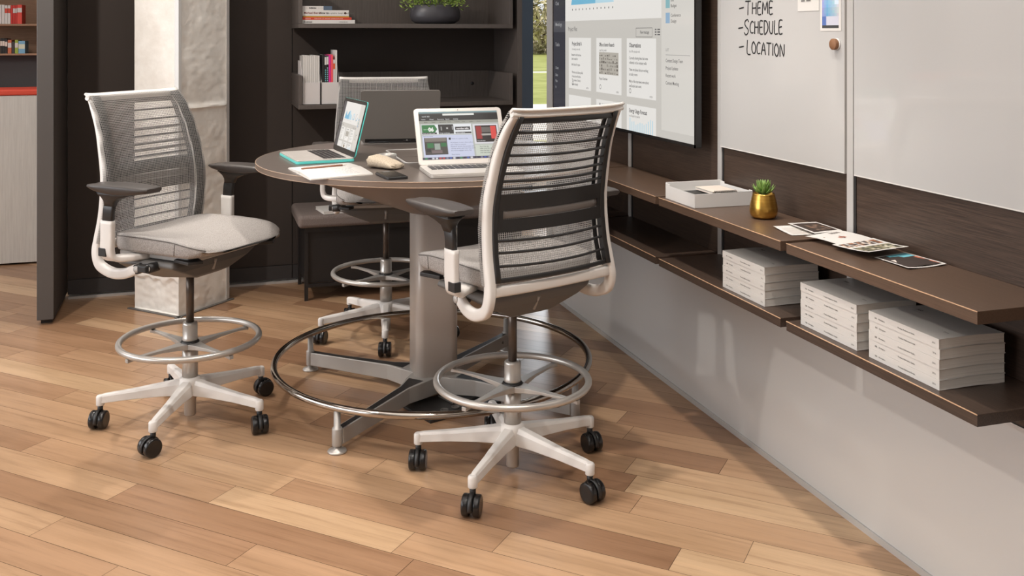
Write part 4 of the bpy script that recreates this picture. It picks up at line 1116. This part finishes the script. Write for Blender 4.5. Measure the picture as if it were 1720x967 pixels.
# display
t=thing('wall_display','large black-framed wall display showing a project dashboard','display',(1.70,3.932,.987))
MB().box(.001,.027,-.752,.752,0,.92,'black').build('housing',t,bevel=.004)
MB().box(.027,.0795,-.35,.35,.2,.7,'black').build('wall_mount',t)
MB().box(0,.001,-.752,-.742,0,.92,'blackgloss').box(0,.001,.746,.752,0,.92,'blackgloss').box(0,.001,-.752,.752,0,.012,'blackgloss').box(0,.001,-.752,.752,.905,.92,'blackgloss').build('bezel',t)
q=MB(); s=Sheet(q,lambda u,v,h:(.0008-h,.753-u-.004,v-.987+.009),.0002); dashboard(s); q.build('screen',t,recalc=False,merge=False)

# ---------------------------------------------------------------- things on the shelves
t=thing('letter_tray','white metal letter tray on the upper wall shelf beside the gold pot','tray',(1.6565,3.008,.8256))
w,d=.108,.107; c=.0025
MB().box(-w,w,-d,d,0,c,'trayw').box(-w,w,-d,-d+c,c,.046,'trayw').box(-w,-w+c,-d+c,d-c,c,.046,'trayw').box(w-c,w,-d+c,d-c,c,.046,'trayw').box(-w,w,d-c,d,c,.056,'trayw').prism([(-w,d-c),(-w+c,d-c),(-w+c,d-.03),(-w,d-.03)],.046,.053,'trayw').prism([(w-c,d-c),(w,d-c),(w,d-.03),(w-c,d-.03)],.046,.053,'trayw').prism([(w-c,-d),(w,-d),(w,-d+.02),(w-c,-d+.02)],.046,.05,'trayw').build('tray_body',t,bevel=.0008)
def spiral(name,label,cx,cy,z,w,d,th,rz,cov):
    t=thing(name,label,'notebook',(cx,cy,z),R(rz))
    MB().box(-w,w,-d,d,0,.001,cov).box(-w,w,-d,d,th-.001,th,cov).build('cover',t)
    MB().box(-w+.002,w-.002,-d+.002,d-.002,.001,th-.001,'page').build('pages',t)
    m=MB(); n=15
    for i in range(n):
        x=-w+.008+(2*w-.016)*i/(n-1); m.tube([(x,-d+.0045*math.cos(a)*1.0,th/2+(th/2+.003)*math.sin(a)) for a in [2*PI*k/10 for k in range(10)]],.0009,'black',5,closed=True,side=(1,0,0))
    m.build('spiral_binding',t)
spiral('spiral_notebook','black spiral notebook in the bottom of the white tray',1.650,3.0,.8318,.088,.085,.022,0,'black')
spiral('spiral_notebook','slim spiral notebook with beige cover, topmost in the white tray',1.694,3.02,.8578,.048,.062,.009,0,'beige')
# gold pot and succulent
t=thing('potted_succulent','green succulent in a small brushed gold pot on the wall shelf','plant',(1.676,2.691,.8256))
MB().lathe([(0,0),(.028,0),(.036,.003),(.0415,.012),(.0435,.024),(.042,.04),(.0375,.06),(.034,.074),(.0335,.077),(.0315,.077),(.031,.068),(0,.066)],'gold',48).build('pot',t)
MB().lathe([(0,.0662),(.0305,.0662),(.028,.070),(0,.071)],'soil',24).build('soil',t)
f=MB(); k=0
for ringi,(nn,el,L,z) in enumerate(((9,8,.047,.074),(8,30,.045,.079),(7,52,.038,.084),(5,72,.028,.088))):
    for i in range(nn):
        a=2*PI*i/nn+ringi*.35; e=R(el); pts=[]
        for q in range(7):
            tt=q/6; e2=e+.55*tt*(1 if ringi<2 else .4); pts.append(Vector((math.cos(a)*math.cos(e2)*L*tt,math.sin(a)*math.cos(e2)*L*tt,z+math.sin(e2)*L*tt)))
        ww=[.30,.75,1,1,.8,.45,.05]
        f.sweep(pts,[(.0075*math.cos(b),.003*math.sin(b)) for b in [2*PI*j/8 for j in range(8)]],(-math.sin(a),math.cos(a),0),'leaf',scale=lambda i:(ww[i],ww[i]))
f.build('rosette',t)
# prints lying on the nearest shelf
def printsheet(name,label,c,z,draw,bow):
    t=thing(name,label,'print',(0,0,0),0,'loose prints on the nearest upper shelf')
    P=quadP(c,z,bow); m=MB(); n=10
    vs=[P(i/n,j/n,0) for j in range(n+1) for i in range(n+1)]+[P(i/n,j/n,-.0004) for j in range(n+1) for i in range(n+1)]
    k=(n+1)**2
    fs=[(j*(n+1)+i,j*(n+1)+i+1,(j+1)*(n+1)+i+1,(j+1)*(n+1)+i) for j in range(n) for i in range(n)]
    m.add(vs,fs+[tuple(k+x for x in f[::-1]) for f in fs],'paper',True); m.build('sheet',t,recalc=False)
    q=MB(); s=Sheet(q,P,.0004); draw(s); q.build('picture',t,recalc=False,merge=False)
    # keep the root at the print's own place
    cx=sum(p[0] for p in c)/4; cy=sum(p[1] for p in c)/4; t.location=(cx,cy,z)
    for ch in t.children: ch.matrix_parent_inverse=Matrix.Translation((-cx,-cy,-z))
    return t
def patch(s,u0,v0,u1,v1,nu,nv,cols,seed,l=1):
    r=random.Random(seed)
    for i in range(nu):
        for j in range(nv):
            s.rect(u0+(u1-u0)*i/nu,v0+(v1-v0)*j/nv,u0+(u1-u0)*(i+1)/nu,v0+(v1-v0)*(j+1)/nv,cm(*r.choice(cols)),l)
zs_=.8258
def d1(s):
    for i in range(7): s.rect(.12,.12+.1*i,.85,.125+.1*i+.02,cm(190,176,164),1)
printsheet('photo_print','pale print under the dark photo, leftmost on the nearest shelf run',[(1.604,2.428),(1.695,2.417),(1.712,2.532),(1.617,2.543)],zs_,d1,lambda u,v:.0008+.004*v*v)
printsheet('photo_print','print with a large dark brown photo beside the wall strip',[(1.662,2.400),(1.765,2.417),(1.762,2.540),(1.668,2.548)],zs_+.0062,lambda s:(s.rect(.08,.1,.92,.9,cm(60,48,42),1),patch(s,.3,.2,.8,.7,6,6,[(84,68,58),(110,92,80),(60,48,42),(130,100,80)],4,2)),lambda u,v:.002*v+.0015)
printsheet('photo_print','pale magazine page with small red figure, middle of the row of prints',[(1.626,2.235),(1.764,2.262),(1.748,2.408),(1.605,2.366)],zs_+.0092,lambda s:(s.rect(.42,.42,.6,.5,cm(176,110,90),1),s.rect(.5,.38,.54,.56,cm(120,70,60),2),[s.rect(.55+.07*i,.78,.60+.07*i,.9,cm(120,112,108),1) for i in range(4)],s.rect(.15,.6,.19,.64,cm(150,120,100),1)) and None,lambda u,v:.001+.006*(1-v)*v*2)
def d4(s):
    for i in range(5): 
        patch(s,.06+.18*i,.60,.20+.18*i,.90,3,3,[(60,50,46),(150,100,70),(210,190,170),(90,80,76),(40,36,36)],20+i)
    patch(s,.06,.08,.94,.5,14,6,[(70,68,50),(120,116,92),(196,190,170),(150,140,116),(50,48,40)],31)
printsheet('photo_print','contact-sheet print of small photos, curling over the print at its right',[(1.612,2.098),(1.752,2.122),(1.768,2.285),(1.607,2.245)],zs_+.0165,d4,lambda u,v:-.005*v+.006*(1-v)**3)
def d5(s):
    s.rect(.06,.06,.94,.94,cm(58,48,44),1); s.rect(.12,.15,.72,.62,cm(226,214,204),2); s.rect(.34,.3,.5,.42,cm(50,44,44),3); s.rect(.40,.24,.44,.5,cm(70,60,60),3)
    s.rect(.3,.70,.94,.94,cm(116,190,206),2); patch(s,.74,.10,.94,.66,3,5,[(190,110,80),(60,48,44),(150,90,70)],8,2)
printsheet('photo_print','turquoise and brown photo print, rightmost of the row of prints',[(1.642,1.992),(1.765,2.000),(1.762,2.150),(1.648,2.125)],zs_,d5,lambda u,v:.001+.0035*(2*u-1)**2*(1-v))

# ---------------------------------------------------------------- stacks of catalogues on the lower shelves
def catalogue(L,D,th,label,group):
    t=thing('catalogue',label,'catalogue',(0,0,0),0,group)
    n=18; c=.0009
    def wv(x,a): return a*math.sin(x/D*PI*1.3)*max(0,x/D)*.0028
    def strip(z0,z1,x0,x1,y0,y1,mm,a0=1,a1=1):
        m=MB(); vs=[]
        for i in range(n+1):
            x=x0+(x1-x0)*i/n
            vs+=[(x,y0,z0+wv(x,a0)),(x,y1,z0+wv(x,a0)),(x,y1,z1+wv(x,a1)),(x,y0,z1+wv(x,a1))]
        m.add(vs,[(3,2,1,0),tuple(range(n*4,n*4+4))]+[(a*4+q,a*4+(q+1)%4,(a+1)*4+(q+1)%4,(a+1)*4+q) for a in range(n) for q in range(4)],mm)
        return m
    m=strip(0,c,0,D,0,L,'cover'); m2=strip(th-c,th,0,D,0,L,'cover')
    m.add(m2.v,m2.f,'cover'); m.box(0,c,0,L,c,th-c,'cover'); m.build('cover',t)
    strip(c,th-c,c,D-.0015,.0012,L-.0012,'page').build('pages',t)
    q=MB(); s=Sheet(q,lambda u,v,h:(-h,L-u,v)); z=th*.38
    s.text('360',.022,z,.0055,'dgrey',1,.02); s.text('Workplace',.036,z,.0052,'dgrey',1,.01); s.text('Product Reference Guide',.105,z,.0055,'dgrey',1,.01); s.text('2016',L-.022,z,.0055,'dgrey',1,.01)
    q.build('spine_print',t,recalc=False)
    q=MB(); s=Sheet(q,lambda u,v,h:(v,L-u,th+.0003+wv(v,1)+h))
    s.text('360',.03,D*.62,.013,'dgrey',1,.03); s.text('Product Reference Guide',.03,D*.54,.0075,'lgrey',1,.01); s.text('2016',L-.04,D*.25,.008,'dgrey',1,.01)
    q.build('cover_print',t,recalc=False)
    return t
def stack(y0,L,D,x,first,nm,grp,z=.6115,th=.0223,n=5):
    od=['at the bottom of','second from the bottom of','in the middle of','second from the top of','on top of']
    for i in range(n):
        o=first if i==0 and first.location.length==0 else dup(first)
        o.location=(x+(.0009 if i%2 else 0),y0+.0007*((i*2)%3),z+i*(th+.0004)); o['label']='white catalogue %s %s'%(od[i],nm); o['group']=grp
cat=catalogue(.24,.182,.0223,'','')
cat1=cat
stack(2.487,.24,.182,1.553,cat,'the far stack under the gold pot','catalogues in the far stack')
stack(2.073,.24,.182,1.556,cat,'the middle stack','catalogues in the middle stack')
stack(1.786,.24,.182,1.556,cat,'the nearest stack at the shelf end','catalogues in the nearest stack')
# ---------------------------------------------------------------- light
def area(name,x,y,z,sx,sy,p,col=(1,.9,.78),rot=(0,0,0),spread=180):
    l=bpy.data.lights.new(name,'AREA'); l.shape='RECTANGLE'; l.size=sx; l.size_y=sy; l.energy=p; l.color=col; l.spread=R(spread)
    o=bpy.data.objects.new(name,l); COL.objects.link(o); o.location=(x,y,z); o.rotation_euler=rot; return o
def spot(name,x,y,z,tx,ty,tz,p,ang=70,blend=.6,r=.04,col=(1,.94,.87)):
    l=bpy.data.lights.new(name,'SPOT'); l.energy=p; l.spot_size=R(ang); l.spot_blend=blend; l.shadow_soft_size=r; l.color=col
    o=bpy.data.objects.new(name,l); COL.objects.link(o); o.location=(x,y,z)
    o.rotation_euler=(Vector((tx,ty,tz))-Vector((x,y,z))).to_track_quat('-Z','Y').to_euler(); return o
area('ceiling_fill_light',0,3.0,2.97,3.0,5.5,48,(1,.97,.93))  # unseen broad areas added under the ceiling as soft fill
area('ceiling_fill_light',-1.2,-.6,2.97,3.2,1.6,30,(1,.97,.93))
area('ceiling_fill_light',-2.6,6.3,2.97,1.6,1.4,26,(1,.97,.93))
spot('ceiling_spot',.95,2.75,2.95,.95,3.0,0,125,75)
spot('ceiling_spot',-.25,4.75,2.95,0,3.6,0,115,75)
spot('ceiling_spot',-1.3,2.4,2.95,.8,2.9,.2,95,70)
spot('ceiling_spot',.9,1.6,2.95,1.5,2.1,.6,70,80)
spot('ceiling_spot',.2,1.3,2.95,.0,2.2,0,60,80)
spot('ceiling_spot',-1.2,3.6,2.95,-.12,5.25,.75,135,80)  # added spot, aimed to brighten the plaster column
area('window_daylight',3.3,7.45,1.5,1.5,2.4,60,(.9,.95,1),(R(-90),0,0))
area('window_daylight',XL-.3,3.0,1.75,2.0,5.8,150,(.96,.97,1),(0,R(-90),0))
sun=bpy.data.lights.new('sun','SUN'); sun.energy=4.2; sun.angle=.01; sun.color=(1,.95,.85); so=bpy.data.objects.new('sun',sun); COL.objects.link(so); so.rotation_euler=(R(50),0,R(-15))
w=bpy.data.worlds.new('sky'); scn.world=w; w.use_nodes=True; bg=w.node_tree.nodes['Background']; bg.inputs[0].default_value=(.86,.90,.95,1); bg.inputs[1].default_value=1.1
vs=scn.view_settings; vs.view_transform='Standard'; vs.look='None'; vs.exposure=0; vs.gamma=1; vs.use_curve_mapping=False
